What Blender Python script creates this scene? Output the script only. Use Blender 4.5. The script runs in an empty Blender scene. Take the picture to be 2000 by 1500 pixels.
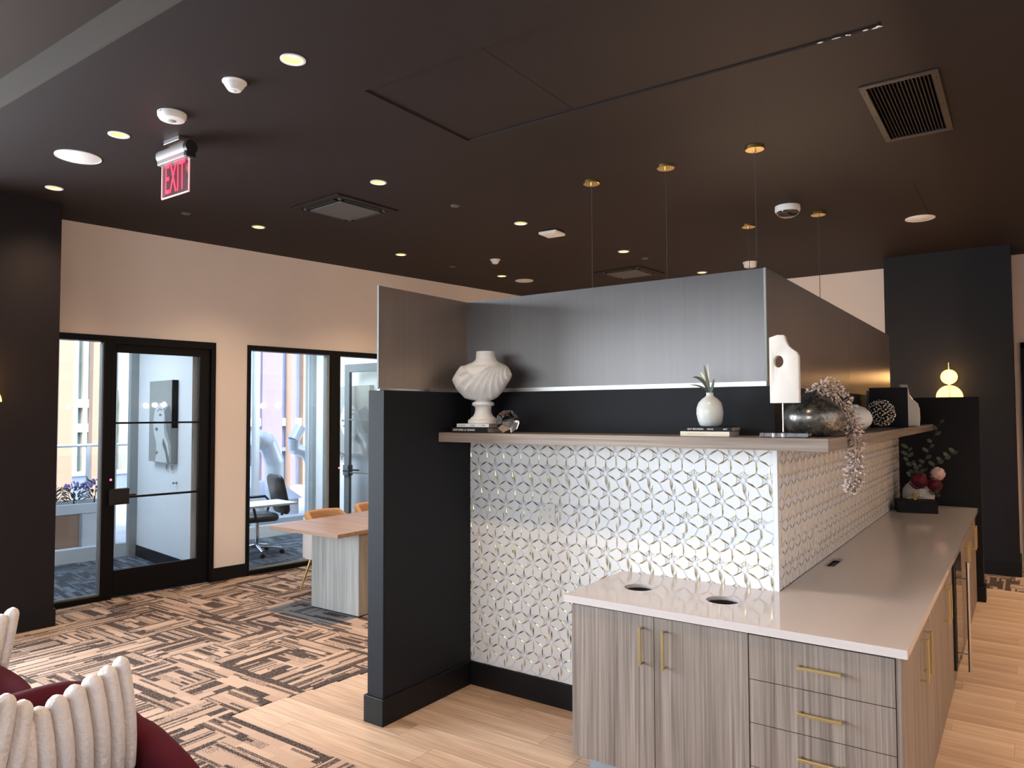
import bpy, bmesh, math, random
from mathutils import Vector, Matrix

random.seed(7)
SC = bpy.context.scene
COL = SC.collection
PI = math.pi

# ------------------------------------------------------------------ camera
cam_d = bpy.data.cameras.new('camera')
cam = bpy.data.objects.new('camera', cam_d)
COL.objects.link(cam)
CAM = Vector((1.034, -3.785, 1.767))
yaw, pit, rol = map(math.radians, (35.2128, 2.2649, -0.2039))
fw = Vector((-math.sin(yaw)*math.cos(pit), math.cos(yaw)*math.cos(pit), math.sin(pit)))
rt = Vector((math.cos(yaw), math.sin(yaw), 0))
up = rt.cross(fw)
r2 = rt*math.cos(rol) + up*math.sin(rol)
u2 = up*math.cos(rol) - rt*math.sin(rol)
cam.matrix_world = Matrix(((r2.x, u2.x, -fw.x, CAM.x), (r2.y, u2.y, -fw.y, CAM.y), (r2.z, u2.z, -fw.z, CAM.z), (0, 0, 0, 1)))
cam_d.sensor_width = 36
cam_d.lens = 36*1420.75/2000
cam_d.clip_end = 400
SC.camera = cam

# frame of the slanted office wall: local x runs along the wall, local y goes into the offices
LA = Vector((-6.15, -0.268, 0))
LTH = math.atan2(.989, .147)
LD = Vector((math.cos(LTH), math.sin(LTH), 0))
LV = Vector((-math.sin(LTH), math.cos(LTH), 0))
def lw(w, v, z=0):
    return LA + LD*w + LV*v + Vector((0, 0, z))

# ------------------------------------------------------------------ world and daylight
W = bpy.data.worlds.new('world'); SC.world = W
W.use_nodes = True
nt = W.node_tree; nt.nodes.clear()
sky = nt.nodes.new('ShaderNodeTexSky'); sky.sky_type = 'NISHITA'
sky.sun_disc = False; sky.sun_elevation = math.radians(48); sky.sun_rotation = math.radians(110)
sky.air_density = 1.0; sky.dust_density = 2.0
bg = nt.nodes.new('ShaderNodeBackground'); bg.inputs[1].default_value = 0.42
ow = nt.nodes.new('ShaderNodeOutputWorld')
nt.links.new(sky.outputs[0], bg.inputs[0]); nt.links.new(bg.outputs[0], ow.inputs[0])

def light(name, kind, loc, energy, color, rot=None, **k):
    d = bpy.data.lights.new(name, kind); d.energy = energy; d.color = color
    for a, b in k.items(): setattr(d, a, b)
    o = bpy.data.objects.new(name, d); COL.objects.link(o); o.location = loc
    if rot is not None: o.rotation_euler = rot
    return o
def aim(o, target):
    o.rotation_euler = (Vector(target) - o.location).to_track_quat('-Z', 'Y').to_euler()

sun = light('sun', 'SUN', (10, 5, 20), 1.4, (1.0, .95, .88), angle=.02)
aim(sun, (10-1.0, 5-.25, 20-1.1))
DAY = (.78, .885, 1.0)
# daylight of the glazed front beside and behind the camera
p = lw(-4.3, .05, 1.75)
a1 = light('daylight_side_glazing', 'AREA', p, 610, DAY, shape='RECTANGLE', size=4.6, size_y=2.9)
aim(a1, p - LV)
a2 = light('daylight_rear_glazing', 'AREA', (-2.6, -8.9, 1.75), 120, DAY, shape='RECTANGLE', size=7.0, size_y=2.9)
aim(a2, (-2.6, 0, 1.75))

VS = SC.view_settings
VS.view_transform = 'Standard'; VS.look = 'None'; VS.gamma = 1; VS.exposure = 0.88
VS.use_curve_mapping = False
SC.cycles.max_bounces = 6; SC.cycles.diffuse_bounces = 3; SC.cycles.glossy_bounces = 3
SC.cycles.transmission_bounces = 5; SC.cycles.transparent_max_bounces = 12
SC.cycles.caustics_reflective = False; SC.cycles.caustics_refractive = False
SC.cycles.sample_clamp_indirect = 4.0
SC.cycles.use_adaptive_sampling = True; SC.cycles.adaptive_threshold = .07; SC.cycles.adaptive_min_samples = 16
SC.cycles.use_denoising = True

# ------------------------------------------------------------------ materials
def _new(name):
    m = bpy.data.materials.new(name); m.use_nodes = True
    t = m.node_tree
    b = t.nodes['Principled BSDF']
    return m, t, b
class NT:
    def __init__(s, t): s.t = t
    def n(s, ty, **k):
        x = s.t.nodes.new(ty)
        for a, b in k.items(): setattr(x, a, b)
        return x
    def l(s, a, b): s.t.links.new(a, b)
    def inp(s, sock, v):
        if isinstance(v, (int, float)): sock.default_value = v
        else: s.l(v, sock)
    def m(s, op, a, b=0.0, c=None, clamp=False):
        x = s.n('ShaderNodeMath', operation=op); x.use_clamp = clamp
        s.inp(x.inputs[0], a); s.inp(x.inputs[1], b)
        if c is not None: s.inp(x.inputs[2], c)
        return x.outputs[0]
    def xyz(s, x, y, z=0.0):
        c = s.n('ShaderNodeCombineXYZ'); s.inp(c.inputs[0], x); s.inp(c.inputs[1], y); s.inp(c.inputs[2], z)
        return c.outputs[0]
    def wn(s, x, y, z=0.0):
        w = s.n('ShaderNodeTexWhiteNoise', noise_dimensions='3D'); s.l(s.xyz(x, y, z), w.inputs[0])
        return w.outputs[0]
    def mix(s, f, a, b):
        x = s.n('ShaderNodeMix', data_type='RGBA'); s.inp(x.inputs[0], f)
        for i, v in ((6, a), (7, b)):
            if isinstance(v, tuple): x.inputs[i].default_value = (*v[:3], 1)
            else: s.l(v, x.inputs[i])
        return x.outputs[2]
    def coord(s, scale=(1, 1, 1), kind='Object', rot=(0, 0, 0)):
        c = s.n('ShaderNodeTexCoord'); mp = s.n('ShaderNodeMapping')
        mp.inputs['Scale'].default_value = scale; mp.inputs['Rotation'].default_value = rot
        s.l(c.outputs[kind], mp.inputs[0]); return mp.outputs[0]
    def noise(s, vec, scale, detail=3, rough=.5):
        x = s.n('ShaderNodeTexNoise'); x.inputs['Scale'].default_value = scale
        x.inputs['Detail'].default_value = detail; x.inputs['Roughness'].default_value = rough
        s.l(vec, x.inputs['Vector']); return x.outputs[0]

def scl(c, k): return tuple(min(1, x*k) for x in c)
def mat(name, col, rough=.5, metal=0., var=.08, scale=6., bump=0., bscale=60., coat=0., sheen=0., em=None, est=0., spec=.5, trans=0., ior=1.45, sss=0.):
    m, t, b = _new(name); k = NT(t)
    v = k.coord()
    f = k.noise(v, scale, 4)
    c = k.mix(f, scl(col, 1-var), scl(col, 1+var))
    k.l(c, b.inputs['Base Color'])
    b.inputs['Roughness'].default_value = rough; b.inputs['Metallic'].default_value = metal
    b.inputs['Specular IOR Level'].default_value = spec
    b.inputs['IOR'].default_value = ior
    b.inputs['Coat Weight'].default_value = coat; b.inputs['Coat Roughness'].default_value = .08
    b.inputs['Sheen Weight'].default_value = sheen
    b.inputs['Transmission Weight'].default_value = trans
    if em: b.inputs['Emission Color'].default_value = (*em, 1); b.inputs['Emission Strength'].default_value = est
    if bump:
        bn = k.n('ShaderNodeBump'); bn.inputs['Strength'].default_value = bump; bn.inputs['Distance'].default_value = .01
        k.l(k.noise(v, bscale, 4), bn.inputs['Height']); k.l(bn.outputs[0], b.inputs['Normal'])
    return m

def streak(name, c1, c2, axis='z', rough=.5, fine=90., coarse=14., spec=.4, long=1.3, contrast=(.32, .68)):
    m, t, b = _new(name); k = NT(t)
    s = {'x': (long, fine, fine), 'y': (fine, long, fine), 'z': (fine, fine, long)}[axis]
    s2 = {'x': (long*.5, coarse, coarse), 'y': (coarse, long*.5, coarse), 'z': (coarse, coarse, long*.5)}[axis]
    a = k.noise(k.coord(s), 1.0, 3, .6); d = k.noise(k.coord(s2), 1.0, 3, .5)
    f = k.m('ADD', k.m('MULTIPLY', a, .62), k.m('MULTIPLY', d, .38))
    mr = k.n('ShaderNodeMapRange'); mr.inputs[1].default_value = contrast[0]; mr.inputs[2].default_value = contrast[1]
    k.l(f, mr.inputs[0])
    k.l(k.mix(mr.outputs[0], c1, c2), b.inputs['Base Color'])
    b.inputs['Roughness'].default_value = rough; b.inputs['Specular IOR Level'].default_value = spec
    bn = k.n('ShaderNodeBump'); bn.inputs['Strength'].default_value = .12; bn.inputs['Distance'].default_value = .004
    k.l(a, bn.inputs['Height']); k.l(bn.outputs[0], b.inputs['Normal'])
    return m

def brushed(name, col, rough=.32, axis='y', aniso=.85):
    m, t, b = _new(name); k = NT(t)
    s = {'x': (.6, 40, 40), 'y': (40, .6, 40), 'z': (40, 40, .6)}[axis]
    a = k.noise(k.coord(s), 1.0, 3, .6); c = k.noise(k.coord(), 2.2, 4, .6)
    f = k.m('ADD', k.m('MULTIPLY', a, .5), k.m('MULTIPLY', c, .5))
    k.l(k.mix(f, scl(col, .8), scl(col, 1.2)), b.inputs['Base Color'])
    k.l(k.m('ADD', rough-.03, k.m('MULTIPLY', c, .06)), b.inputs['Roughness'])
    b.inputs['Metallic'].default_value = 1
    b.inputs['Anisotropic'].default_value = aniso
    tn = k.n('ShaderNodeTangent', direction_type='UV_MAP'); tn.uv_map = 'sheet'
    k.l(tn.outputs[0], b.inputs['Tangent'])
    return m
def sheet_uv(o, a):
    uv = o.data.uv_layers.new(name='sheet'); me = o.data
    for l in me.loops: c = me.vertices[l.vertex_index].co; uv.data[l.index].uv = (c[a], c[2])

def glass(name, tint=(1, 1, 1), refl=.9):
    m, t, b = _new(name); k = NT(t)
    t.nodes.remove(b)
    tr = k.n('ShaderNodeBsdfTransparent'); gl = k.n('ShaderNodeBsdfGlossy'); gl.inputs['Roughness'].default_value = .02
    nz = k.noise(k.coord(), 1.5, 2)
    tr_c = k.mix(nz, scl(tint, .985), tint); k.l(tr_c, tr.inputs[0])
    fr = k.n('ShaderNodeFresnel'); fr.inputs[0].default_value = 1.5
    mx = k.n('ShaderNodeMixShader'); k.l(k.m('MULTIPLY', fr.outputs[0], refl), mx.inputs[0])
    k.l(tr.outputs[0], mx.inputs[1]); k.l(gl.outputs[0], mx.inputs[2])
    o = [x for x in t.nodes if x.type == 'OUTPUT_MATERIAL'][0]
    k.l(mx.outputs[0], o.inputs[0])
    return m

def carpet(name, light_c, mid_c, dark_c, thr=(.52, .60)):
    m, t, b = _new(name); k = NT(t)
    sep = k.n('ShaderNodeSeparateXYZ'); k.l(k.coord(), sep.inputs[0])
    x, y = sep.outputs[0], sep.outputs[1]
    def layer(u, v, lu, lv, seed):
        row = k.m('FLOOR', k.m('DIVIDE', v, lv))
        off = k.wn(row, seed, 3.1)
        cu = k.m('FLOOR', k.m('ADD', k.m('DIVIDE', u, lu), off))
        r = k.wn(row, cu, seed)
        r2 = k.wn(row, cu, seed+9.7)
        return r, r2
    ra, ra2 = layer(x, y, .26, .062, 1.3)
    rb, rb2 = layer(y, x, .30, .058, 5.7)
    rc, rc2 = layer(x, y, .44, .022, 8.1)
    rd, rd2 = layer(y, x, .50, .020, 2.9)
    # quarter turned blocks choose the direction of the weave
    bx_ = k.m('FLOOR', k.m('DIVIDE', k.m('ADD', x, .07), .31)); by_ = k.m('FLOOR', k.m('DIVIDE', y, .23))
    pick = k.m('GREATER_THAN', k.wn(bx_, by_, 4.4), .5)
    inv = k.m('SUBTRACT', 1.0, pick)
    def sel(a, c): return k.m('ADD', k.m('MULTIPLY', a, pick), k.m('MULTIPLY', c, inv))
    big = sel(ra, rb); tone = sel(ra2, rb2); thin = sel(rc, rd); thin2 = sel(rc2, rd2)
    spv = k.coord((1, 1, 1))
    speck = k.noise(spv, 170, 2, .7)
    sp2 = k.noise(spv, 60, 3, .7)
    dark = k.m('GREATER_THAN', big, thr[0])
    # inside dark bars thin light threads, inside light bars thin dark threads
    thr_d = k.m('MULTIPLY', k.m('GREATER_THAN', thin, .62), k.m('GREATER_THAN', speck, .45))
    thr_l = k.m('MULTIPLY', k.m('GREATER_THAN', thin2, .70), k.m('GREATER_THAN', speck, .42))
    d1 = k.m('MULTIPLY', dark, k.m('SUBTRACT', 1.0, thr_d))
    l1 = k.m('MULTIPLY', k.m('SUBTRACT', 1.0, dark), thr_l)
    msk = k.m('ADD', d1, l1, clamp=True)
    fuzz = k.m('MULTIPLY', k.m('GREATER_THAN', speck, .60), msk)
    msk = k.m('SUBTRACT', msk, k.m('MULTIPLY', fuzz, .75), clamp=True)
    base = k.mix(tone, light_c, mid_c)
    base = k.mix(k.m('MULTIPLY', sp2, .25), base, dark_c)
    k.l(k.mix(msk, base, dark_c), b.inputs['Base Color'])
    b.inputs['Roughness'].default_value = .95; b.inputs['Specular IOR Level'].default_value = .15
    bn = k.n('ShaderNodeBump'); bn.inputs['Strength'].default_value = .5; bn.inputs['Distance'].default_value = .004
    k.l(speck, bn.inputs['Height']); k.l(bn.outputs[0], b.inputs['Normal'])
    return m

MT = {}
MT['ceil'] = mat('ceiling_paint', (.0225, .0157, .0143), .65, var=.12, scale=1.5, spec=.22)
MT['dark'] = mat('charcoal_wall_paint', (.0125, .013, .0158), .6, var=.06, scale=2, spec=.22)
MT['darkbrown'] = mat('brown_black_column_paint', (.0125, .0095, .0105), .6, var=.08, scale=2, spec=.22)
MT['bb'] = mat('black_baseboard', (.0075, .0075, .0085), .42, var=.05, spec=.28)
MT['beige'] = mat('beige_wall_paint', (.88, .775, .70), .7, var=.04, scale=2)
MT['office'] = mat('pale_office_wall_paint', (.88, .89, .90), .7, var=.02, scale=2)
MT['frame'] = mat('black_metal_frame', (.005, .005, .006), .5, var=.05, spec=.2)
MT['gframe'] = mat('grey_window_frame', (.30, .32, .32), .45, var=.05)
MT['gdoor'] = mat('grey_green_door_frame', (.13, .145, .145), .45, var=.05)
MT['wframe'] = mat('pale_window_frame', (.62, .64, .64), .5, var=.04)
MT['glass'] = glass('clear_glass', (.965, .98, .985), .55)
MT['cab'] = streak('grey_brown_laminate', (.115, .085, .068), (.36, .295, .245), 'z', .55)
MT['shelfx'] = streak('shelf_laminate_long_grain', (.13, .10, .08), (.37, .31, .26), 'x', .5)
MT['shelfy'] = streak('shelf_laminate_deep_grain', (.13, .10, .08), (.37, .31, .26), 'y', .5)
MT['plank'] = streak('oak_plank', (.36, .235, .155), (.74, .545, .395), 'x', .5, fine=45, coarse=9, long=1.6)
MT['plank2'] = streak('oak_plank_pale', (.40, .275, .185), (.78, .585, .43), 'x', .5, fine=40, coarse=8, long=1.4)
MT['plank3'] = streak('oak_plank_dark', (.31, .20, .13), (.69, .495, .355), 'x', .5, fine=48, coarse=10, long=1.8)
MT['quartz'] = mat('white_quartz', (.58, .53, .512), .09, var=.03, scale=40, spec=.5)
MT['tile'] = mat('white_marble_tile', (.80, .81, .83), .28, var=.03, scale=9)
MT['pearl'] = mat('pale_shard_tile', (.74, .755, .78), .18, var=.05, scale=30)
MT['grout'] = mat('grey_grout', (.74, .745, .76), .8, var=.05)
MT['inlay'] = mat('polished_brass_inlay', (.66, .55, .25), .27, 1.0, var=.08, scale=20)
MT['brass'] = mat('brushed_brass', (.70, .50, .20), .26, 1.0, var=.06)
MT['brass_h'] = mat('satin_brass_pull', (.74, .58, .27), .3, 1.0, var=.05)
MT['steel'] = mat('stainless_steel', (.62, .60, .58), .25, 1.0, var=.04)
MT['chrome'] = mat('chrome', (.72, .72, .73), .1, 1.0, var=.02)
MT['black'] = mat('black_plastic', (.01, .01, .011), .42, var=.05)
MT['blackgl'] = mat('black_gloss', (.006, .006, .007), .12, var=.05)
MT['white'] = mat('white_plastic', (.78, .76, .73), .45, var=.03)
MT['whitegl'] = mat('white_glaze', (.56, .575, .545), .12, var=.04, scale=5)
MT['stone'] = mat('white_stone', (.76, .74, .70), .6, var=.05, scale=10, bump=.15, bscale=90)
MT['plaster'] = mat('white_plaster', (.74, .735, .72), .5, var=.03, scale=10)
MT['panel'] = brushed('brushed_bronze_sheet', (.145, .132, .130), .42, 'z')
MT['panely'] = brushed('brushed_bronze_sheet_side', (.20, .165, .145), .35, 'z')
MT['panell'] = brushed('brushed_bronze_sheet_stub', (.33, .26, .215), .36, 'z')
MT['alu'] = mat('bright_aluminium_channel', (.86, .86, .86), .35, .7, var=.03)
MT['carpet'] = carpet('patchwork_carpet', (.62, .46, .355), (.50, .36, .275), (.050, .038, .036))
MT['carpetg'] = carpet('grey_patchwork_carpet', (.235, .24, .25), (.19, .195, .21), (.028, .03, .034))
MT['ocarpet'] = carpet('office_carpet', (.20, .235, .27), (.13, .15, .18), (.045, .052, .062), (.35, .5))
MT['ceilgrey'] = mat('grey_diffuser', (.085, .085, .088), .5, var=.05)
MT['velvet'] = mat('burgundy_velvet', (.078, .006, .014), .8, var=.15, scale=12, sheen=.03, spec=.15, bump=.1, bscale=140)
MT['fur'] = mat('cream_plush', (.72, .66, .635), .9, var=.10, scale=16, sheen=.1, bump=.9, bscale=55)
MT['boucle'] = mat('peach_boucle', (.60, .36, .20), .95, var=.14, scale=60, bump=1.0, bscale=150)
MT['shellw'] = mat('white_chair_shell', (.70, .68, .66), .7, var=.04, bump=.4, bscale=120)
MT['tabletop'] = streak('walnut_tabletop', (.25, .15, .10), (.42, .285, .205), 'x', .4, fine=50)
MT['tablebase'] = streak('grey_wood_base', (.24, .235, .215), (.46, .45, .42), 'z', .55, fine=45)
def mottled(name):
    m, t, b = _new(name); k = NT(t); v = k.coord()
    f = k.noise(v, 16, 6, .75); g_ = k.noise(v, 70, 3, .7)
    mr = k.n('ShaderNodeMapRange'); mr.inputs[1].default_value = .40; mr.inputs[2].default_value = .60; k.l(k.m('ADD', k.m('MULTIPLY', f, .7), k.m('MULTIPLY', g_, .3)), mr.inputs[0])
    k.l(k.mix(mr.outputs[0], (.045, .038, .030), (.30, .285, .255)), b.inputs['Base Color'])
    b.inputs['Metallic'].default_value = .8
    k.l(k.m('SUBTRACT', .42, k.m('MULTIPLY', mr.outputs[0], .28)), b.inputs['Roughness'])
    bn = k.n('ShaderNodeBump'); bn.inputs['Strength'].default_value = .25; bn.inputs['Distance'].default_value = .004
    k.l(f, bn.inputs['Height']); k.l(bn.outputs[0], b.inputs['Normal'])
    return m
MT['silver'] = mottled('mottled_mercury_glass')
MT['leafw'] = mat('cream_garland_leaf', (.66, .52, .44), .85, var=.10, scale=30)
MT['leafg'] = mat('grey_green_leaf', (.075, .095, .075), .6, var=.2, scale=20)
MT['leafd'] = mat('dark_green_leaf', (.035, .045, .028), .55, var=.25, scale=20)
MT['rosep'] = mat('pale_pink_petal', (.72, .50, .49), .7, var=.08, scale=20)
MT['rosed'] = mat('wine_red_petal', (.115, .006, .018), .65, var=.2, scale=20)
MT['lampw'] = mat('downlight_reflector', (.50, .33, .15), .4, em=(1, .62, .26), est=.24, var=.02)
MT['lampc'] = mat('downlight_source', (1, .9, .7), .4, em=(1, .88, .66), est=5, var=.02)
MT['alab'] = mat('glowing_alabaster', (.2, .12, .04), .5, em=(1, .50, .09), est=3.4, var=.25, scale=14)
MT['exit_red'] = mat('lit_red_letters', (.8, .02, .06), .4, em=(1, .02, .08), est=.75, var=.02)
MT['exit_pl'] = glass('acrylic_sign_plate', (.93, .80, .80), .7)
MT['exit_edge'] = mat('lit_pink_plate_edge', (.9, .5, .52), .4, em=(1, .42, .46), est=.2, var=.05)
MT['exit_h'] = mat('silver_sign_housing', (.26, .26, .25), .5, .2, var=.05)
MT['led'] = mat('red_led', (.8, .05, .1), .4, em=(1, .05, .12), est=5, var=.02)
MT['smoke'] = mat('smoked_dome', (.012, .012, .013), .05, var=.05, coat=.6)
MT['crystal'] = mat('crystal', (.97, .97, .98), .0, var=.01, trans=1., ior=1.6)
MT['acryl'] = mat('clear_acrylic', (.96, .96, .96), .02, var=.01, trans=1., ior=1.45)
MT['paper'] = mat('book_pages', (.42, .38, .35), .8, var=.15, scale=60)
MT['bookw'] = mat('white_book_cover', (.78, .78, .77), .5, var=.03)
MT['bookb'] = mat('black_book_cover', (.012, .0125, .015), .6, var=.06, spec=.2)
MT['bookc'] = mat('cream_book_cover', (.66, .60, .50), .55, var=.05)
MT['ink'] = mat('white_lettering', (.85, .85, .85), .6, var=.02)
MT['inkg'] = mat('gilt_lettering', (.80, .72, .50), .5, var=.05)
MT['inkd'] = mat('dark_lettering', (.06, .06, .07), .6, var=.05)
MT['canvas'] = mat('grey_canvas', (.33, .335, .315), .7, var=.05, scale=8)
MT['canvasw'] = mat('pale_canvas_print', (.62, .64, .64), .7, var=.04)
MT['canvasd'] = mat('dark_canvas_print', (.17, .17, .165), .7, var=.08)
MT['canvass'] = mat('black_canvas_side', (.012, .012, .013), .7, var=.05, spec=.1)
MT['concrete'] = mat('pale_terrace_concrete', (.66, .65, .63), .8, var=.08, scale=3)
MT['tan'] = mat('tan_cladding', (.52, .34, .23), .7, var=.06, scale=2)
MT['rust'] = mat('rust_brown_panel', (.36, .20, .12), .6, var=.08, scale=3)
MT['towerw'] = mat('cream_tower_cladding', (.78, .76, .66), .7, var=.05, scale=.6)
MT['towerg'] = mat('tower_glazing', (.16, .24, .27), .2, var=.5, scale=.9, spec=.8)
MT['rail'] = mat('painted_railing', (.46, .48, .52), .5, var=.05)
MT['glassb'] = mat('bluish_facade_glass', (.34, .42, .58), .15, var=.35, scale=.5, spec=.8)
MT['mauve'] = mat('mauve_facade', (.34, .28, .38), .6, var=.12, scale=.8)
MT['galv'] = mat('galvanised_duct', (.70, .74, .80), .38, .55, var=.10, scale=3)
MT['purple'] = mat('purple_petal', (.30, .16, .52), .7, var=.2, scale=20)
MT['pebble'] = mat('pale_pebble', (.50, .50, .50), .8, var=.3, scale=8)
MT['dirt'] = mat('planter_soil', (.06, .05, .04), .9, var=.2)
MT['ventm'] = mat('dark_vent_metal', (.050, .037, .031), .5, .2, var=.1)
MT['ventlit'] = mat('lit_vent_flange_metal', (.10, .075, .062), .42, .4, var=.1)  # vent metal with warm light put into its colour; no part uses it
MT['chip'] = mat('bare_plaster', (.80, .78, .74), .8, var=.05)
MT['wire'] = mat('dark_pendant_cord', (.06, .05, .05), .6, var=.05)

# ------------------------------------------------------------------ mesh building
class MB:
    def __init__(s): s.v = []; s.f = []; s.mi = []; s.cur = 0
    def add(s, vs, fs):
        o = len(s.v); s.v += [tuple(x) for x in vs]
        for q in fs: s.f.append(tuple(i+o for i in q)); s.mi.append(s.cur)
        return s
    def box(s, x0, x1, y0, y1, z0, z1):
        vs = [(x, y, z) for z in (z0, z1) for y in (y0, y1) for x in (x0, x1)]
        return s.add(vs, [(0, 2, 3, 1), (4, 5, 7, 6), (0, 1, 5, 4), (2, 6, 7, 3), (0, 4, 6, 2), (1, 3, 7, 5)])
    def obox(s, c, ax, ay, az, hx, hy, hz):
        c, ax, ay, az = map(Vector, (c, ax, ay, az)); vs = []
        for k in (-1, 1):
            for j in (-1, 1):
                for i in (-1, 1): vs.append(c + ax*hx*i + ay*hy*j + az*hz*k)
        return s.add(vs, [(0, 2, 3, 1), (4, 5, 7, 6), (0, 1, 5, 4), (2, 6, 7, 3), (0, 4, 6, 2), (1, 3, 7, 5)])
    def prism(s, poly, fn, d0, d1):
        n = len(poly)
        vs = [fn(a, b, d0) for a, b in poly] + [fn(a, b, d1) for a, b in poly]
        fs = [tuple(range(n-1, -1, -1)), tuple(range(n, 2*n))] + [(i, (i+1) % n, n+(i+1) % n, n+i) for i in range(n)]
        return s.add(vs, fs)
    def grid(s, rows, closed_u=False, cap=(False, False)):
        n = len(rows[0]); vs = [p for r in rows for p in r]; fs = []
        for i in range(len(rows)-1):
            for j in range(n if closed_u else n-1):
                a = i*n+j; b = i*n+(j+1) % n
                fs.append((a, b, b+n, a+n))
        if cap[0]: fs.append(tuple(range(n-1, -1, -1)))
        if cap[1]: fs.append(tuple(range((len(rows)-1)*n, len(rows)*n)))
        return s.add(vs, fs)
    def lathe(s, prof, c=(0, 0, 0), seg=32, axis='z', squash=(1, 1)):
        rows = []
        for r, h in prof:
            row = []
            for k in range(seg):
                a = 2*PI*k/seg; x, y = math.cos(a)*max(r, 1e-5)*squash[0], math.sin(a)*max(r, 1e-5)*squash[1]
                if axis == 'z': row.append((c[0]+x, c[1]+y, c[2]+h))
                elif axis == 'y': row.append((c[0]+x, c[1]+h, c[2]-y))
                else: row.append((c[0]+h, c[1]+x, c[2]+y))
            rows.append(row)
        return s.grid(rows, True, (True, True))
    def tube(s, pts, rad, seg=10, cap=True, flat=None):
        pts = [Vector(p) for p in pts]; n = len(pts); rows = []
        if not hasattr(rad, '__len__'): rad = [rad]*n
        up_ = None
        for i, p in enumerate(pts):
            t = (pts[min(i+1, n-1)] - pts[max(i-1, 0)]).normalized()
            if up_ is None:
                up_ = t.orthogonal().normalized() if flat is None else Vector(flat[0])
            a = (up_ - t*up_.dot(t))
            a = a.normalized() if a.length > 1e-6 else t.orthogonal().normalized()
            up_ = a; b = t.cross(a)
            ka, kb = (1, 1) if flat is None else (flat[1], flat[2])
            rows.append([p + (a*math.cos(2*PI*k/seg)*ka + b*math.sin(2*PI*k/seg)*kb)*rad[i] for k in range(seg)])
        return s.grid(rows, True, (cap, cap))
    def sphere(s, c, r, seg=16, rings=10, sc=(1, 1, 1)):
        rows = []
        for i in range(rings+1):
            a = PI*i/rings; z = -math.cos(a); q = max(math.sin(a), 1e-4)
            rows.append([(c[0]+r*sc[0]*q*math.cos(2*PI*k/seg), c[1]+r*sc[1]*q*math.sin(2*PI*k/seg), c[2]+r*sc[2]*z) for k in range(seg)])
        return s.grid(rows, True, (True, True))
    def build(s, name, m, parent=None, smooth=None, bevel=0, world=None, kind=None, label=None, seg=2):
        me = bpy.data.meshes.new(name)
        v = s.v
        if world is not None: v = [(a-world[0], b-world[1], c-world[2]) for a, b, c in v]
        me.from_pydata(v, [], s.f)
        ms = m if isinstance(m, (list, tuple)) else [m]
        for x in ms: me.materials.append(MT[x] if isinstance(x, str) else x)
        if len(ms) > 1: me.polygons.foreach_set('material_index', s.mi)
        bm = bmesh.new(); bm.from_mesh(me); bmesh.ops.recalc_face_normals(bm, faces=bm.faces); bm.to_mesh(me); bm.free()
        if smooth is not None:
            me.polygons.foreach_set('use_smooth', [True]*len(me.polygons))
            if smooth < 179: me.set_sharp_from_angle(angle=math.radians(smooth))
        me.update()
        o = bpy.data.objects.new(name, me); COL.objects.link(o)
        if parent is not None: o.parent = parent
        if bevel:
            b = o.modifiers.new('bevel', 'BEVEL'); b.width = bevel; b.segments = seg; b.limit_method = 'ANGLE'; b.angle_limit = math.radians(40)
        if kind: o['kind'] = kind
        if label: o['label'] = label
        return o

def tag(o, label, cat, group=None):
    o['label'] = label; o['category'] = cat
    if group: o['group'] = group
    return o
def thing(name, label, cat, loc=(0, 0, 0), rz=0, group=None):
    o = bpy.data.objects.new(name, None); COL.objects.link(o); o.empty_display_size = .1
    o.location = loc; o.rotation_euler = (0, 0, rz)
    return tag(o, label, cat, group)
def struct(name, mb, m, lwf=False, **k):
    o = mb.build(name, m, **k); o['kind'] = 'structure'
    if lwf: o.location = LA; o.rotation_euler = (0, 0, LTH)
    return o
def copy_tree(o, parent=None):
    c = o.copy(); COL.objects.link(c); c.parent = parent
    for ch in list(o.children): copy_tree(ch, c)
    return c
ID = lambda a, b, c: (a, b, c)
def plate(outer, holes, z0, z1, mb=None):
    """flat plate with holes, top and bottom faces and all rims"""
    bm = bmesh.new(); loops = []
    for lp in [outer]+holes:
        vs = [bm.verts.new((x, y, 0)) for x, y in lp]
        for i in range(len(vs)): bm.edges.new((vs[i], vs[(i+1) % len(vs)]))
        loops.append(lp)
    bmesh.ops.triangle_fill(bm, use_beauty=True, use_dissolve=False, edges=bm.edges[:])
    bm.verts.index_update()
    vs = [(v.co.x, v.co.y) for v in bm.verts]; fs = [tuple(v.index for v in f.verts) for f in bm.faces]
    bm.free()
    mb = mb or MB()
    for z in (z0, z1): mb.add([(x, y, z) for x, y in vs], fs)
    for lp in loops:
        n = len(lp)
        mb.add([(x, y, z0) for x, y in lp]+[(x, y, z1) for x, y in lp], [(i, (i+1) % n, n+(i+1) % n, n+i) for i in range(n)])
    return mb
def weld(o, d=1e-5):
    bm = bmesh.new(); bm.from_mesh(o.data); bmesh.ops.remove_doubles(bm, verts=bm.verts, dist=d)
    bmesh.ops.recalc_face_normals(bm, faces=bm.faces); bm.to_mesh(o.data); bm.free(); return o
def circ(cx, cy, r, n=40, sy=1): return [(cx+r*math.cos(2*PI*i/n), cy+r*sy*math.sin(2*PI*i/n)) for i in range(n)]
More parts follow.
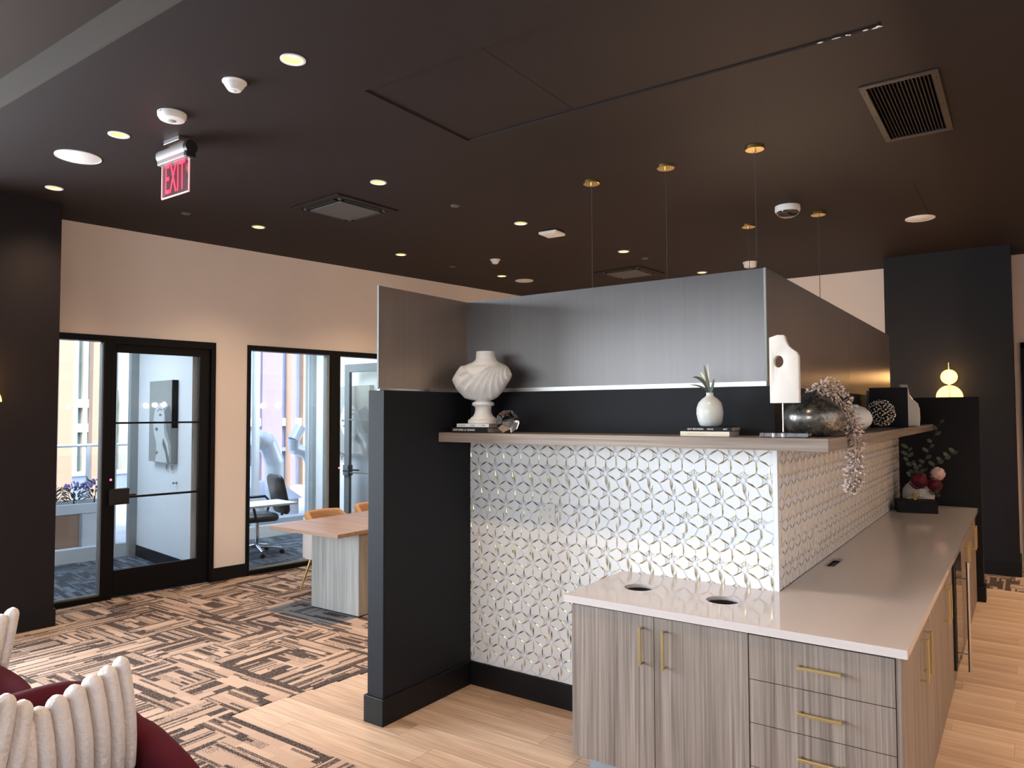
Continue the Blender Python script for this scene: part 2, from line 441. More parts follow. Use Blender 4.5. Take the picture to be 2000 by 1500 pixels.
def text_obj(name, body, size, m, parent, mtx, extrude=.0006, stretch=1.0):
    cu = bpy.data.curves.new(name, 'FONT'); cu.body = body; cu.size = size; cu.extrude = extrude; cu.align_x = 'CENTER'; cu.align_y = 'CENTER'
    cu.resolution_u = 3
    t = bpy.data.objects.new(name, cu); COL.objects.link(t)
    bpy.context.view_layer.update()
    me = bpy.data.meshes.new_from_object(t.evaluated_get(bpy.context.evaluated_depsgraph_get()))
    bpy.data.objects.remove(t)
    me.transform(mtx @ Matrix.Diagonal((stretch, 1, 1, 1)))
    me.materials.clear(); me.materials.append(MT[m]); me.name = name
    o = bpy.data.objects.new(name, me); COL.objects.link(o); o.parent = parent
    return o
def frame_m(origin, xa, ya):
    xa, ya = Vector(xa).normalized(), Vector(ya).normalized(); za = xa.cross(ya)
    return Matrix(((xa.x, ya.x, za.x, origin[0]), (xa.y, ya.y, za.y, origin[1]), (xa.z, ya.z, za.z, origin[2]), (0, 0, 0, 1)))

# ================================================================== THE SETTING
CZ = 3.573
def LWP(w, v): q = lw(w, v); return (q.x, q.y)
# ---- floors
fl = struct('floor', MB().box(-2.95, 2.9, -1.195, 5.0, -.12, -.008), 'plank3')
pm = {}
def plank_mesh(L, mk):
    key = (round(L, 3), mk)
    if key not in pm:
        b = MB()
        h, w = .008, .1795; e = .0012
        vs = [(0, 0, -h), (L, 0, -h), (L, w, -h), (0, w, -h), (0, 0, -e), (L, 0, -e), (L, w, -e), (0, w, -e), (e, e, 0), (L-e, e, 0), (L-e, w-e, 0), (e, w-e, 0)]
        fs = [(0, 3, 2, 1)]
        for k in (0, 4):
            for i in range(4): fs.append((k+i, k+(i+1) % 4, k+4+(i+1) % 4, k+4+i))
        fs.append((8, 9, 10, 11)); b.add(vs, fs)
        o = b.build('plank', mk, fl); pm[key] = o; return o
    o = pm[key].copy(); COL.objects.link(o); o.parent = fl; return o
def left_edge(y): return -2.821 + (y+1.192)*.1385
row = 0; y = -1.195
while y < 4.95:
    if y < .05: x0, x1 = left_edge(y+.09), 1.95
    else: x0, x1 = .30, 1.95
    x = x0; first = True
    while x < x1-.02:
        L = 1.22 if not first else (.35 + .29*((row*3) % 4)) ; first = False
        L = min(L, x1-x)
        o = plank_mesh(L, ('plank', 'plank2', 'plank3', 'plank', 'plank2')[int(random.random()*5)])
        o.location = (x, y, 0); x += L+.0006
    y += .18; row += 1
car = struct('floor', MB().prism([(-8.6, -9.2), (3.0, -9.2), (3.0, -1.2), (-2.826, -1.2), (left_edge(5.6), 5.6), (2.9, 5.02), (2.9, 6.6), (-9, 6.6)], ID, -.1, .001), 'carpet')
car2 = struct('floor', MB().box(.0, 2.9, 4.93, 6.42, -.05, .0015), 'carpet')
MB().box(-4.62, -3.74, .34, .93, .0012, .0022).build('carpet_tile', 'carpetg', car, label='dark grey carpet tile by the table base')
off = struct('floor', MB().box(-1.45, 3.46, .02, 2.2, -.08, .002), 'ocarpet', lwf=True)

# ---- ceiling
crack = [(-1.95, -.98), (.53, -.98), (.53, -.05), (-1.95, -.05)]
vent_h = [(.345, .615), (.675, .615), (.675, 1.55), (.345, 1.55)]
DL = [(-1.976, -1.449), (-3.712, -1.46), (-5.254, -1.2), (-3.059, .211), (-4.984, .50), (-2.856, 1.881), (-4.735, 2.204), (-4.576, 3.938), (-2.61, 3.56), (-2.343, 5.271)]
DLX = [(-.25, -1.449), (2.2, -1.45), (2.2, .35), (2.2, 2.0), (2.2, 3.7), (2.0, 5.2)]
outer = [(3.0, -2.07), (3.0, 6.62), LWP(7.4, 2.32), LWP(-1.78, 2.32), (-8.6, -2.07)]
holes = [crack, vent_h] + [circ(x, y, .052, 28) for x, y in DL]
ce = weld(struct('ceiling', plate(outer, holes, CZ, CZ+.17), 'ceil'))
MT['ceil2'] = mat('raised_ceiling_warmed', (.030, .0165, .0105), .7, var=.12, scale=1.5, spec=.2)  # ceiling colour made browner to carry warm light bounced off the floor
up_ceil = struct('ceiling', MB().prism([(3.0, -9.2), (3.0, -2.0), (-8.6, -2.0), LWP(-1.9, .3), LWP(-9, .3)], ID, 3.736, 3.85), 'ceil2')
for a, b in ((-1.95, -1.134), (-1.131, .53)):
    MB().box(a+.006 if a < -1.5 else a, b, -.98, -.053, CZ+.010, CZ+.03).build('ceiling_panel', 'ceil', ce)
for i in range(9):
    t = random.random(); xx = .16+.36*t; yy = -.055+random.uniform(-.006, .01)
    l = random.uniform(.012, .045)
    MB().prism([(xx, yy), (xx+l*.5, yy-.005), (xx+l, yy+.001), (xx+l*.5, yy+.006)], ID, CZ-.0012, CZ+.001).build('paint_chip', 'chip', ce)
MB().box(.352, .356, 2.70, 3.86, CZ-.0012, CZ+.001).build('ceiling_joint', 'canvass', ce)

MT['olive'] = mat('lightened_beam_face', (.068, .056, .046), .65, var=.06, scale=2, spec=.2)  # lighter tone stands in for rear daylight on the ceiling step
struct('step_face_lightened', MB().box(-8.5, 3.0, -2.085, -2.0705, 3.5725, 3.745), 'olive')  # thin sheet added over the step face to hold the lightened tone
# ---- left wall with the offices (wall frame)
wl = MB()
wl.box(-1.55, 7.2, 0, .12, 2.523, 3.62)        # header
wl.box(.993, 1.344, 0, .12, 0, 2.523)          # pier
wl.box(3.62, 7.2, 0, .12, 0, 2.523)
wl.box(-1.55, -.98, 0, .12, 0, 2.523)
wall_left = struct('wall_left', wl, 'beige', lwf=True)
struct('baseboard_left', MB().box(.975, 1.36, -.014, 0, 0, .14), 'bb', lwf=True, bevel=.002)
struct('wall_column', MB().box(-1.6, -.624, -.60, .12, 0, 3.62), 'darkbrown', lwf=True)
struct('baseboard_column', MB().box(-1.615, -.612, -.614, 0, 0, .146), 'bb', lwf=True, bevel=.003)
# glazed front beside the camera (out of frame): sill, head, mullions
g = MB(); g.box(-8.8, -1.6, 0, .12, 0, .28); g.box(-8.8, -1.6, 0, .12, 3.25, 3.8)
for w_ in (-8.8, -6.75, -5.6, -4.45, -3.3, -2.05, -1.72): g.box(w_, w_+.07, 0, .12, .28, 3.25)
struct('wall_left_glazed', g, 'frame', lwf=True)
# rear wall with glazing, right wall
g = MB(); g.box(-8.0, 3.0, -9.2, -9.05, 0, .28); g.box(-8.0, 3.0, -9.2, -9.05, 3.25, 3.8); g.box(1.0, 3.0, -9.2, -9.05, .28, 3.25)
for x_ in (-8.0, -6.2, -5, -3.8, -2.6, -1.4, -.2, .95): g.box(x_, x_+.07, -9.2, -9.05, .28, 3.25)
struct('wall_rear', g, 'frame')
struct('wall_right', MB().box(2.75, 2.9, -9.2, 6.6, 0, 3.8), 'beige')
# back wall with a dark doorway
g = MB(); g.box(-5.6, 1.0, 6.4, 6.52, 0, 3.62); g.box(1.0, 3.0, 6.4, 6.52, 2.55, 3.62)
struct('wall_back', g, 'beige')
d2 = struct('door_3', MB().box(1.0, 1.06, 6.36, 6.45, 0, 2.55).box(1.94, 2.0, 6.36, 6.45, 0, 2.55).box(1.0, 2.0, 6.36, 6.45, 2.49, 2.55), 'frame')
MB().box(1.06, 1.94, 6.41, 6.45, .01, 2.49).build('door_leaf', 'frame', d2)
MB().box(2.0, 3.0, 6.4, 6.52, 0, 2.55).build('wall_infill', 'beige', d2)
# dark pillar and far half wall
struct('wall_pillar', MB().box(-.294, .94, 5.70, 6.4, 0, 3.62), 'dark')
struct('baseboard_pillar', MB().box(-.31, .955, 5.686, 6.4, 0, .145), 'bb', bevel=.003)
struct('wall_bar_end', MB().box(0.0, .675, 4.30, 4.43, 0, 1.90), 'dark', bevel=.002)
struct('baseboard_bar_end', MB().box(.56, .69, 4.286, 4.444, 0, .145), 'bb', bevel=.003)

# ---- the bar: half walls
wf_ = struct('wall_bar_front', MB().box(-1.98, -.0105, .0105, .125, 0, 1.90), 'dark')
ws_ = struct('wall_bar_side', MB().box(-.125, -.0105, .125, 4.3, 0, 1.90), 'dark')
struct('wall_bar_stub', MB().box(-2.105, -1.98, -.792, .125, 0, 1.90), 'dark', bevel=.002)
struct('baseboard_bar_stub', MB().box(-2.120, -1.966, -.808, .13, 0, .152), 'bb', bevel=.003)
struct('baseboard_bar_front', MB().box(-1.966, -.82, -.012, .0105, 0, .148), 'bb', bevel=.003)

# ---- tiled faces: flowers of six brass rays between white stone tiles
AL = .1335
def clip_poly(poly, x0, x1, y0, y1):
    def cl(P, f, inter):
        out = []
        for i in range(len(P)):
            a, b = P[i-1], P[i]
            fa, fb = f(a), f(b)
            if fa >= 0:
                if fb >= 0: out.append(b)
                else: out.append(inter(a, b, fa, fb))
            elif fb >= 0: out.append(inter(a, b, fa, fb)); out.append(b)
        return out
    def it(a, b, fa, fb): t = fa/(fa-fb); return (a[0]+(b[0]-a[0])*t, a[1]+(b[1]-a[1])*t)
    for f in (lambda p: p[0]-x0, lambda p: x1-p[0], lambda p: p[1]-y0, lambda p: y1-p[1]):
        poly = cl(poly, f, it)
        if len(poly) < 3: return []
    return poly
def parea(p): return abs(sum(p[i-1][0]*p[i][1]-p[i][0]*p[i-1][1] for i in range(len(p))))/2
def inset(poly, d):
    cx = sum(p[0] for p in poly)/len(poly); cy = sum(p[1] for p in poly)/len(poly)
    s = sum(poly[i-1][0]*poly[i][1]-poly[i][0]*poly[i-1][1] for i in range(len(poly)))
    if s < 0: poly = poly[::-1]
    n = len(poly); out = []
    for i in range(n):
        p0, p1, p2 = Vector(poly[i-1]), Vector(poly[i]), Vector(poly[(i+1) % n])
        e1 = (p1-p0); e2 = (p2-p1)
        if e1.length < 1e-6 or e2.length < 1e-6: out.append(tuple(p1)); continue
        e1.normalize(); e2.normalize()
        n1 = Vector((-e1.y, e1.x)); n2 = Vector((-e2.y, e2.x)); k = n1+n2
        q = 1+n1.dot(n2)
        out.append(tuple(p1 + k*(d/max(q, .35))))
    return out
def tile_pieces(u0, u1, z0, z1, ubase):
    whites, pearls, rays, hubs = [], [], [], []
    a = AL; h = a*.8660
    def row_off(k):   # sheet seams every second row
        o = 0
        for i in range(1, k+1):
            if i % 2 == 1: o += a/2
            else: o += .0205 if (i//2) % 2 == 1 else -.0195
        return o
    def rot(p, c, s): return (p[0]*c-p[1]*s, p[0]*s+p[1]*c)
    def rhomb(A_, B_):
        ang = math.atan2(B_[1]-A_[1], B_[0]-A_[0]); c, s = math.cos(ang), math.sin(ang)
        L = math.hypot(B_[0]-A_[0], B_[1]-A_[1]); hw = L/2*math.tan(PI/6)
        def T(x, y): q = rot((x, y), c, s); return (A_[0]+q[0], A_[1]+q[1])
        k = math.tan(PI/6)
        xa, xb = .135*L, .70*L
        def yy(x): return (x if x < L/2 else L-x)*k
        g = .0017
        hexa = [T(xa, -yy(xa)+g), T(L/2, -hw+g*1.1), T(xb, -yy(xb)+g), T(xb+.035*L, 0), T(xb, yy(xb)-g), T(L/2, hw-g*1.1), T(xa, yy(xa)-g)]
        whites.append(inset(hexa, .0011))
        xc = .885*L
        for sg in (-1, 1):
            pearls.append(inset([T(xb+.055*L, 0), T(xb+.012*L, sg*(yy(xb)-g*.7)), T(xc, sg*.004)], .0006))
    rows = []
    k = 0
    while True:
        z = 1.528 - .1155*k
        if z < z0-.16: break
        rows.append((z, ubase+row_off(k))); k += 1
    rows.insert(0, (1.528+.1155, rows[0][1]-.0195))
    for ri, (z, ub) in enumerate(rows):
        i0 = int((u0-ub)/a)-2; i1 = int((u1-ub)/a)+2
        kk = ri-1
        for i in range(i0, i1+1):
            x = ub+i*a; A_ = (x, z)
            hubs.append([(x+.0105*math.cos(PI/6+q*PI/4), z+.0105*math.sin(PI/6+q*PI/4)) for q in range(8)])
            rhomb(A_, (x+a, z))
            for q in range(6):
                an = PI/6+q*PI/3; L0, L1 = .0145, a*.555
                rays.append((A_, an, L0, L1))
            if ri+1 < len(rows):
                zb, ubb = rows[ri+1]
                if kk >= 0 and kk % 2 == 0:   # same sheet: half shifted rows
                    base = x+a/2
                    nx = round((base-ubb)/a)
                    B1 = (ubb+nx*a, zb)
                    rhomb(A_, B1); rhomb(A_, (B1[0]-a, zb))
                else:                         # seam: straight joints
                    nx = round((x-ubb)/a); B1 = (ubb+nx*a, zb); dlt = B1[0]-x
                    Mx = (x-a/2, z-.289*a); Nx = (B1[0]-a/2, zb+.289*a)
                    Mr = (x+a/2, z-.289*a); Nr = (B1[0]+a/2, zb+.289*a)
                    m1 = (x, z-.5*a); m2 = (B1[0], zb+.5*a)
                    whites.append(inset([Mx, (x-.017, z-.0105), (x-.004, z-.018), (x-.002, z-.40*a), (B1[0]-.004, zb+.018), (B1[0]-.017, zb+.0105), Nx], .0026))
                    whites.append(inset([Mr, Nr, (B1[0]+.017, zb+.0105), (B1[0]+.004, zb+.018), (x+.002+max(dlt, 0), z-.40*a), (x+.004, z-.018), (x+.017, z-.0105)], .0026))
    cw = [c for c in (clip_poly(p, u0, u1, z0, z1) for p in whites) if len(c) > 2 and parea(c) > 2e-5]
    cp = [c for c in (clip_poly(p, u0, u1, z0, z1) for p in pearls) if len(c) > 2 and parea(c) > 5e-6]
    ch = [c for c in (clip_poly(p, u0, u1, z0, z1) for p in hubs) if len(c) > 2]
    return cw, cp, rays, ch
def build_tiles(parent, fn, u0, u1, z0, z1, ubase, separate, key):
    cw, cp, rays, hubs = tile_pieces(u0, u1, z0, z1, ubase)
    MB().prism([(u0, z0), (u1, z0), (u1, z1), (u0, z1)], fn, .001, .006).build('grout_bed', 'grout', parent)
    def piece(b, poly, d):
        n = len(poly); ins = inset(poly, .0009)
        base = poly if sum(poly[i-1][0]*poly[i][1]-poly[i][0]*poly[i-1][1] for i in range(n)) > 0 else poly[::-1]
        vs = [fn(p[0], p[1], .005) for p in base]+[fn(p[0], p[1], d-.001) for p in base]+[fn(p[0], p[1], d) for p in ins]
        fs = [(i, (i+1) % n, n+(i+1) % n, n+i) for i in range(n)]+[(n+i, n+(i+1) % n, 2*n+(i+1) % n, 2*n+i) for i in range(n)]+[tuple(range(2*n, 3*n))]
        b.add(vs, fs)
    cw.sort(key=key)
    rest = MB()
    for i, p in enumerate(cw):
        d = .0105+random.uniform(-.0006, .0006)
        if i < separate:
            b = MB(); piece(b, p, d); b.build('tile', 'tile', parent)
        else: piece(rest, p, d)
    if rest.v: rest.build('tile_field', 'tile', parent, kind='stuff')
    b = MB()
    for p in cp: piece(b, p, .0098)
    b.build('shard_field', 'pearl', parent, kind='stuff')
    b = MB()
    for p in hubs: piece(b, p, .0105)
    b.build('hub_field', 'tile', parent, kind='stuff')
    b = MB()
    for (A_, an, L0, L1) in rays:
        c, s = math.cos(an), math.sin(an)
        def T(l, w): return (A_[0]+c*l-s*w, A_[1]+s*l+c*w)
        wd = .0064
        P = [T(L0, .0004), T(L0+(L1-L0)*.62, wd), T(L1, .0002), T(L0+(L1-L0)*.5, -wd*.35)]
        xs = [q[0] for q in P]; zs = [q[1] for q in P]
        if min(xs) < u0 or max(xs) > u1 or min(zs) < z0 or max(zs) > z1: continue
        mid = T(L0+(L1-L0)*.55, 0)
        b.add([fn(*q, .0102) for q in P]+[fn(*mid, .0128)], [(0, 3, 4), (3, 2, 4), (2, 1, 4), (1, 0, 4)])
    b.build('brass_inlay_field', 'inlay', parent, kind='stuff')
build_tiles(wf_, lambda u, z, d: (u, .0105-d, z), -1.978, -.022, .15, 1.586, -1.839, 300, lambda p: 0 if (min(q[1] for q in p) > .87 or max(q[0] for q in p) < -.9) and parea(p) > .001 else 1)
build_tiles(ws_, lambda u, z, d: (d-.0105, u, z), .012, 4.295, .866, 1.586, .052, 40, lambda p: -parea(p)+.0008*min(q[0] for q in p))
struct('trim_1', MB().box(-.022, .0005, -.0005, .012, .864, 1.588), 'tile', bevel=.001)

# ---- bronze sheets on the half walls
s1 = struct('wall_screen_front', MB().box(-2.05, -.062, .055, .062, 1.925, 2.518), 'panel')
MB().box(-2.05, -.060, .050, .067, 1.900, 1.926).build('channel', 'alu', s1)
MB().box(-.066, -.055, .049, .062, 1.925, 2.518).build('edge_trim', 'gframe', s1)
s2 = struct('wall_screen_side', MB().box(-.066, -.059, .064, 2.217, 1.905, 2.522), 'panely')
MB().box(-.066, -.059, 2.221, 4.27, 1.905, 2.522).build('sheet', 'panely', s2)
MB().box(-.07, -.055, .064, 4.27, 1.898, 1.912).build('channel', 'panely', s2)
s3 = struct('wall_screen_stub', MB().box(-2.053, -2.046, -.768, .055, 1.912, 2.516), 'panell')
MB().box(-2.060, -2.038, -.77, .05, 1.898, 1.914).build('channel', 'steel', s3)
MB().box(-2.056, -2.043, -.774, -.768, 1.905, 2.517).build('edge_trim', 'gdoor', s3)

for o_ in (s1, s2, s3, *s2.children): sheet_uv(o_, 0 if o_ is s1 else 1)

# ---- offices behind the left wall
struct('wall_office_partition', MB().box(.952, 1.07, .12, 2.24, 0, 2.95), 'office', lwf=True)
struct('baseboard_office', MB().box(.94, .952, .12, 2.16, 0, .14), 'dark', lwf=True)
struct('wall_office_partition', MB().box(3.46, 3.58, .12, 2.24, 0, 2.95), 'office', lwf=True)
struct('wall_office_left', MB().box(-1.5, -1.4, .12, 2.24, 0, 2.95), 'office', lwf=True)
struct('wall_office_inner', MB().box(.80, 1.07, .121, .13, 0, 2.95).box(1.07, 1.34, .121, .13, 0, 2.95).box(-1.5, 3.6, .121, .13, 2.523, 2.95), 'office', lwf=True)
struct('ceiling', MB().box(-1.5, 7.2, .12, 2.3, 2.9, 3.0), 'office', lwf=True)
def ext_window(n, w0, w1, mulls, fm):
    b = MB(); b.box(w0, w1, 2.16, 2.26, 0, .165); b.box(w0, w1, 2.18, 2.26, 2.78, 2.9)
    o = struct('window_%d' % n, b, 'wframe', lwf=True)
    xs = [w0]+mulls+[w1]
    for m_ in xs:
        MB().box(m_-.03, m_+.03, 2.15, 2.27, .165, 2.9).build('mullion', fm, o)
    for a, b_ in zip(xs[:-1], xs[1:]):
        MB().box(a+.03, b_-.03, 2.205, 2.211, .165, 2.78).build('pane', 'glass', o)
    return o
w1_ = ext_window(3, -1.4, .92, [-.3, .70], 'wframe')
MB().box(.86, .952, 2.08, 2.16, 0, 2.9).build('corner_frame', 'gframe', w1_)
w2_ = ext_window(4, 1.07, 3.43, [2.575], 'wframe')
MB().box(3.40, 3.46, 2.06, 2.16, 0, 2.9).build('corner_frame', 'gframe', w2_)
# office 1: sidelight + door
wd1 = struct('window_1', MB().box(-.98, -.02, -.012, .13, 2.465, 2.523).box(-.98, -.02, -.012, .13, 0, .05).box(-.085, -.02, -.012, .13, .05, 2.465).box(-.98, -.90, -.012, .13, .05, 2.465), 'frame', lwf=True, bevel=.002)
MB().box(-.90, -.085, .055, .063, .05, 2.465).build('pane', 'glass', wd1)
MB().box(-.90, -.085, .03, .05, .05, .066).build('sill_strip', 'gframe', wd1)
MB().box(-.100, -.087, .02, .10, .066, 2.45).build('glazing_strip', 'gframe', wd1)
dr1 = struct('door_1', MB().box(-.02, .005, -.012, .13, 0, 2.523).box(.945, .993, -.012, .13, 0, 2.523).box(.005, .945, -.012, .13, 2.45, 2.523), 'frame', lwf=True, bevel=.002)
lf = MB().box(.008, .030, .02, .065, .012, 2.448).box(.834, .942, .02, .065, .012, 2.448).box(.030, .834, .02, .065, 2.368, 2.448).box(.030, .834, .02, .065, .012, .264).build('door_leaf', 'frame', dr1, bevel=.0015)
for z_ in (1.672, .948):
    MB().box(.030, .834, .022, .063, z_, z_+.018).build('glazing_bar', 'frame', lf)
for z0_, z1_ in ((.264, .948), (.966, 1.672), (1.69, 2.368)):
    MB().box(.030, .834, .040, .046, z0_, z1_).build('pane', 'glass', lf)
MB().box(-.043, .138, -.055, .02, .900, 1.052).build('lock_box', 'black', dr1, bevel=.003)
MB().tube([(.10, -.04, .985), (.20, -.04, .985)], .009, 10).build('lever_handle', 'black', dr1, smooth=40)
MB().box(-.026, -.010, -.016, -.011, 1.130, 1.148).build('indicator_light', 'led', dr1)
# office 2: window + open door
wd2 = struct('window_2', MB().box(1.344, 2.40, -.012, .13, 2.468, 2.523).box(1.344, 2.40, -.012, .13, 0, .05).box(1.344, 1.386, -.012, .13, .05, 2.468).box(2.40, 2.50, -.012, .13, 0, 2.523), 'frame', lwf=True, bevel=.002)
MB().box(1.386, 2.40, .055, .063, .05, 2.468).build('pane', 'glass', wd2)
MB().box(1.386, 2.40, .03, .05, .05, .066).build('sill_strip', 'gframe', wd2)
MB().box(2.36, 2.40, .02, .10, .06, 2.468).build('glazing_strip', 'gframe', wd2)
dr2 = struct('door_2', MB().box(2.50, 2.53, -.012, .13, 0, 2.523).box(3.50, 3.62, -.012, .13, 0, 2.523).box(2.53, 3.50, -.012, .13, 2.465, 2.523), 'frame', lwf=True, bevel=.002)
MB().box(2.508, 2.522, -.016, -.011, 1.10, 1.118).build('indicator_light', 'led', dr2)
a_ = math.radians(97)      # leaf swung into the office
hx, hy = 3.40, .10
ux, uy = math.cos(a_), math.sin(a_)
def leafbox(b, l0, l1, t0, t1, z0, z1):
    b.obox((hx+ux*(l0+l1)/2-uy*(t0+t1)/2, hy+uy*(l0+l1)/2+ux*(t0+t1)/2, (z0+z1)/2), (ux, uy, 0), (-uy, ux, 0), (0, 0, 1), (l1-l0)/2, (t1-t0)/2, (z1-z0)/2); return b
lb = MB()
for q in ((0, .10, 0, .045, .01, 2.44), (.80, .90, 0, .045, .01, 2.44), (.10, .80, 0, .045, 2.33, 2.44), (.10, .80, 0, .045, .01, .26)): leafbox(lb, *q)
lf2 = lb.build('door_leaf', 'gdoor', dr2, bevel=.0015)
for z_ in (1.672, .948): leafbox(MB(), .10, .80, .004, .041, z_, z_+.018).build('glazing_bar', 'gdoor', lf2)
for z0_, z1_ in ((.26, .948), (.966, 1.672), (1.69, 2.33)): leafbox(MB(), .10, .80, .02, .026, z0_, z1_).build('pane', 'glass', lf2)
leafbox(MB(), .80, .90, -.02, .065, .92, 1.06).build('lock_box', 'gdoor', lf2)
b = MB()
for t_ in (-.06, .105):
    q = (hx+ux*.85-uy*t_, hy+uy*.85+ux*t_, .985); q2 = (hx+ux*.72-uy*t_, hy+uy*.72+ux*t_, .985); q0 = (hx+ux*.85, hy+uy*.85, .985)
    b.tube([q0, q], .011, 10); b.tube([q, q2], .010, 10)
b.build('lever_handle', 'black', lf2, smooth=40)

# ================================================================== BAR FURNITURE
# ---- worktop: one L of white quartz with two waste holes and a power slot
wt = MB()
plate([(-.868, -.652), (.645, -.652), (.645, 4.298), (.0008, 4.298), (.0008, -.0008), (-.868, -.0008)],
      [circ(-.620, -.308, .076, 44), circ(-.178, -.316, .079, 44), [(.040, .785), (.098, .785), (.098, 1.075), (.040, 1.075)]], .846, .864, wt)
wto = weld(wt.build('worktop', 'quartz'))
for q in ((-.868, .645, -.652, -.626), (.619, .645, -.626, 4.298), (-.868, -.842, -.626, -.0008)): MB().box(*q, .829, .8462).build('edge_build_up', 'quartz', wto)
tag(wto, 'glossy white quartz worktop forming an L around the tiled bar', 'worktop')
# ---- wooden ledge over the tiles
lg = thing('bar_ledge', 'thick grey-brown wooden ledge running around the tiled bar', 'shelf', (0, 0, 1.587))
MB().prism([(-1.98, -.315), (.31, -.315), (-.0098, .0098), (-1.98, .0098)], ID, 1.587, 1.645).build('ledge_board', 'shelfx', lg, world=(0, 0, 1.587), bevel=.0015)
MB().prism([(.3105, -.315), (.3105, 4.20), (-.0095, 4.20), (-.0095, .0098)], ID, 1.587, 1.645).build('ledge_board', 'shelfy', lg, world=(0, 0, 1.587), bevel=.0015)

def pull(mb, p0, p1, out, r=.0055, st=.03):
    p0, p1, out = Vector(p0), Vector(p1), Vector(out)
    ax = (p1-p0).normalized()
    side = ax.cross(out)
    mb.obox((p0+p1)/2+out*st, ax, side, out, (p1-p0).length/2, r, r)
    for t in (.04, .96):
        q = p0+(p1-p0)*t; mb.obox(q+out*st*.5, ax, side, out, r*.8, r*.8, st/2)
    return mb
OUTF = (0, -1, 0); OUTR = (1, 0, 0)
def carcass(mb, x0, x1, y0, y1, z0, z1, t=.018, fr=None):
    mb.box(x0, x1, y0, y1, z0, z0+t)
    if fr == 'y-':
        mb.box(x0, x0+t, y0, y1, z0, z1); mb.box(x1-t, x1, y0, y1, z0, z1); mb.box(x0, x1, y1-t, y1, z0, z1); mb.box(x0, x1, y0, y0+.1, z1-t, z1)
    else:
        mb.box(x0, x1, y0, y0+t, z0, z1); mb.box(x0, x1, y1-t, y1, z0, z1); mb.box(x0, x0+t, y0, y1, z0, z1); mb.box(x1-.1, x1, y0, y1, z1-t, z1)
    return mb
YF = -.632
c1 = thing('base_cabinet', 'two-door grey-brown base cabinet under the round waste holes', 'cabinet', (-.4, -.3, 0))
w0 = (-.4, -.3, 0)
carcass(MB(), -.833, .037, YF+.02, -.02, .09, .828, fr='y-').build('body', 'cab', c1, world=w0)
MB().box(-.78, .037, YF+.075, -.05, 0, .09).build('plinth', 'gframe', c1, world=w0)
for x0_, x1_, hx_ in ((-.833, -.3965, -.452), (-.3935, .0375, -.340)):
    d_ = MB().box(x0_, x1_, YF, YF+.019, .088, .820).build('door', 'cab', c1, world=w0, bevel=.001)
    pull(MB(), (hx_, YF, .598), (hx_, YF, .772), OUTF).build('handle', 'brass_h', d_, world=w0, bevel=.001)
for (cx, cy, rr) in ((-.620, -.308, .07), (-.178, -.316, .073)):
    MB().grid([[(cx+r*math.cos(2*PI*k/28), cy+r*math.sin(2*PI*k/28), z) for k in range(28)] for r, z in ((rr+.0055, .8455), (rr, .81), (rr*.96, .45), (.002, .45))], True).build('waste_chute', 'black', c1, world=w0, smooth=40)
c2 = thing('drawer_cabinet', 'bank of grey-brown drawers with horizontal brass pulls at the worktop corner', 'cabinet', (.33, -.3, 0))
w0 = (.33, -.3, 0)
carcass(MB(), .041, .598, YF+.02, -.552, .09, .828, fr='y-').build('body', 'cab', c2, world=w0)
MB().box(.041, .57, YF+.075, -.552, 0, .09).build('plinth', 'gframe', c2, world=w0)
MB().box(.601, .620, YF+.004, -.55, .0, .828).build('corner_post', 'cab', c2, world=w0)
for i, (z0_, z1_) in enumerate(((.6325, .818), (.4505, .6295), (.2685, .4475), (.088, .2655))):
    d_ = MB().box(.0415, .5985, YF, YF+.019, z0_, z1_).build('drawer', 'cab', c2, world=w0, bevel=.001)
    zc = (z0_+z1_)/2
    pull(MB(), (.242, YF, zc), (.412, YF, zc), OUTF).build('handle', 'brass_h', d_, world=w0, bevel=.001)
XF = .620
def side_cab(y0, y1, hys, label):
    w0 = (.3, (y0+y1)/2, 0)
    c = thing('base_cabinet', label, 'cabinet', w0, group='base cabinets along the aisle')
    carcass(MB(), .045, XF-.019, y0+.001, y1-.001, .09, .828).build('body', 'cab', c, world=w0)
    MB().box(.05, XF-.07, y0+.002, y1-.002, 0, .09).build('plinth', 'black', c, world=w0)
    ym = (y0+y1)/2
    for (a, b_), hy_ in zip(((y0+.0015, ym-.0015), (ym+.0015, y1-.0015)), hys):
        d_ = MB().box(XF-.018, XF, a, b_, .012, .822).build('door', 'cab', c, world=w0, bevel=.001)
        pull(MB(), (XF, hy_, .56), (XF, hy_, .755), OUTR).build('handle', 'brass_h', d_, world=w0, bevel=.001)
side_cab(-.545, .60, (-.045, .10), 'first two-door cabinet of the aisle row, nearest the worktop corner')
side_cab(.60, 1.66, (1.06, 1.20), 'second two-door cabinet of the aisle row, just before the small fridge')
side_cab(2.32, 3.32, (2.75, 2.89), 'third two-door cabinet of the aisle row, just past the small fridge')
side_cab(3.32, 4.285, (3.74, 3.87), 'last two-door cabinet of the aisle row, against the dark half wall')
w0 = (.3, 1.99, 0)
fr = thing('undercounter_fridge', 'black undercounter fridge with a long steel bar handle', 'fridge', w0)
MB().box(.03, .59, 1.70, 2.28, .03, .815).build('body', 'black', fr, world=w0)
d_ = MB().box(.592, .632, 1.72, 2.27, .10, .812).build('door', 'black', fr, world=w0, bevel=.003)
MB().box(.633, .636, 1.76, 2.23, .14, .78).build('door_glass', 'blackgl', d_, world=w0)
MB().tube([(.70, 1.79, .09), (.70, 1.79, .79)], .010, 14).tube([(.63, 1.79, .20), (.70, 1.79, .20)], .006, 8).tube([(.63, 1.79, .68), (.70, 1.79, .68)], .006, 8).build('bar_handle', 'steel', d_, world=w0, smooth=40)
MB().box(.58, .615, 1.72, 2.27, .012, .09).build('plinth_grille', 'blackgl', fr, world=w0)

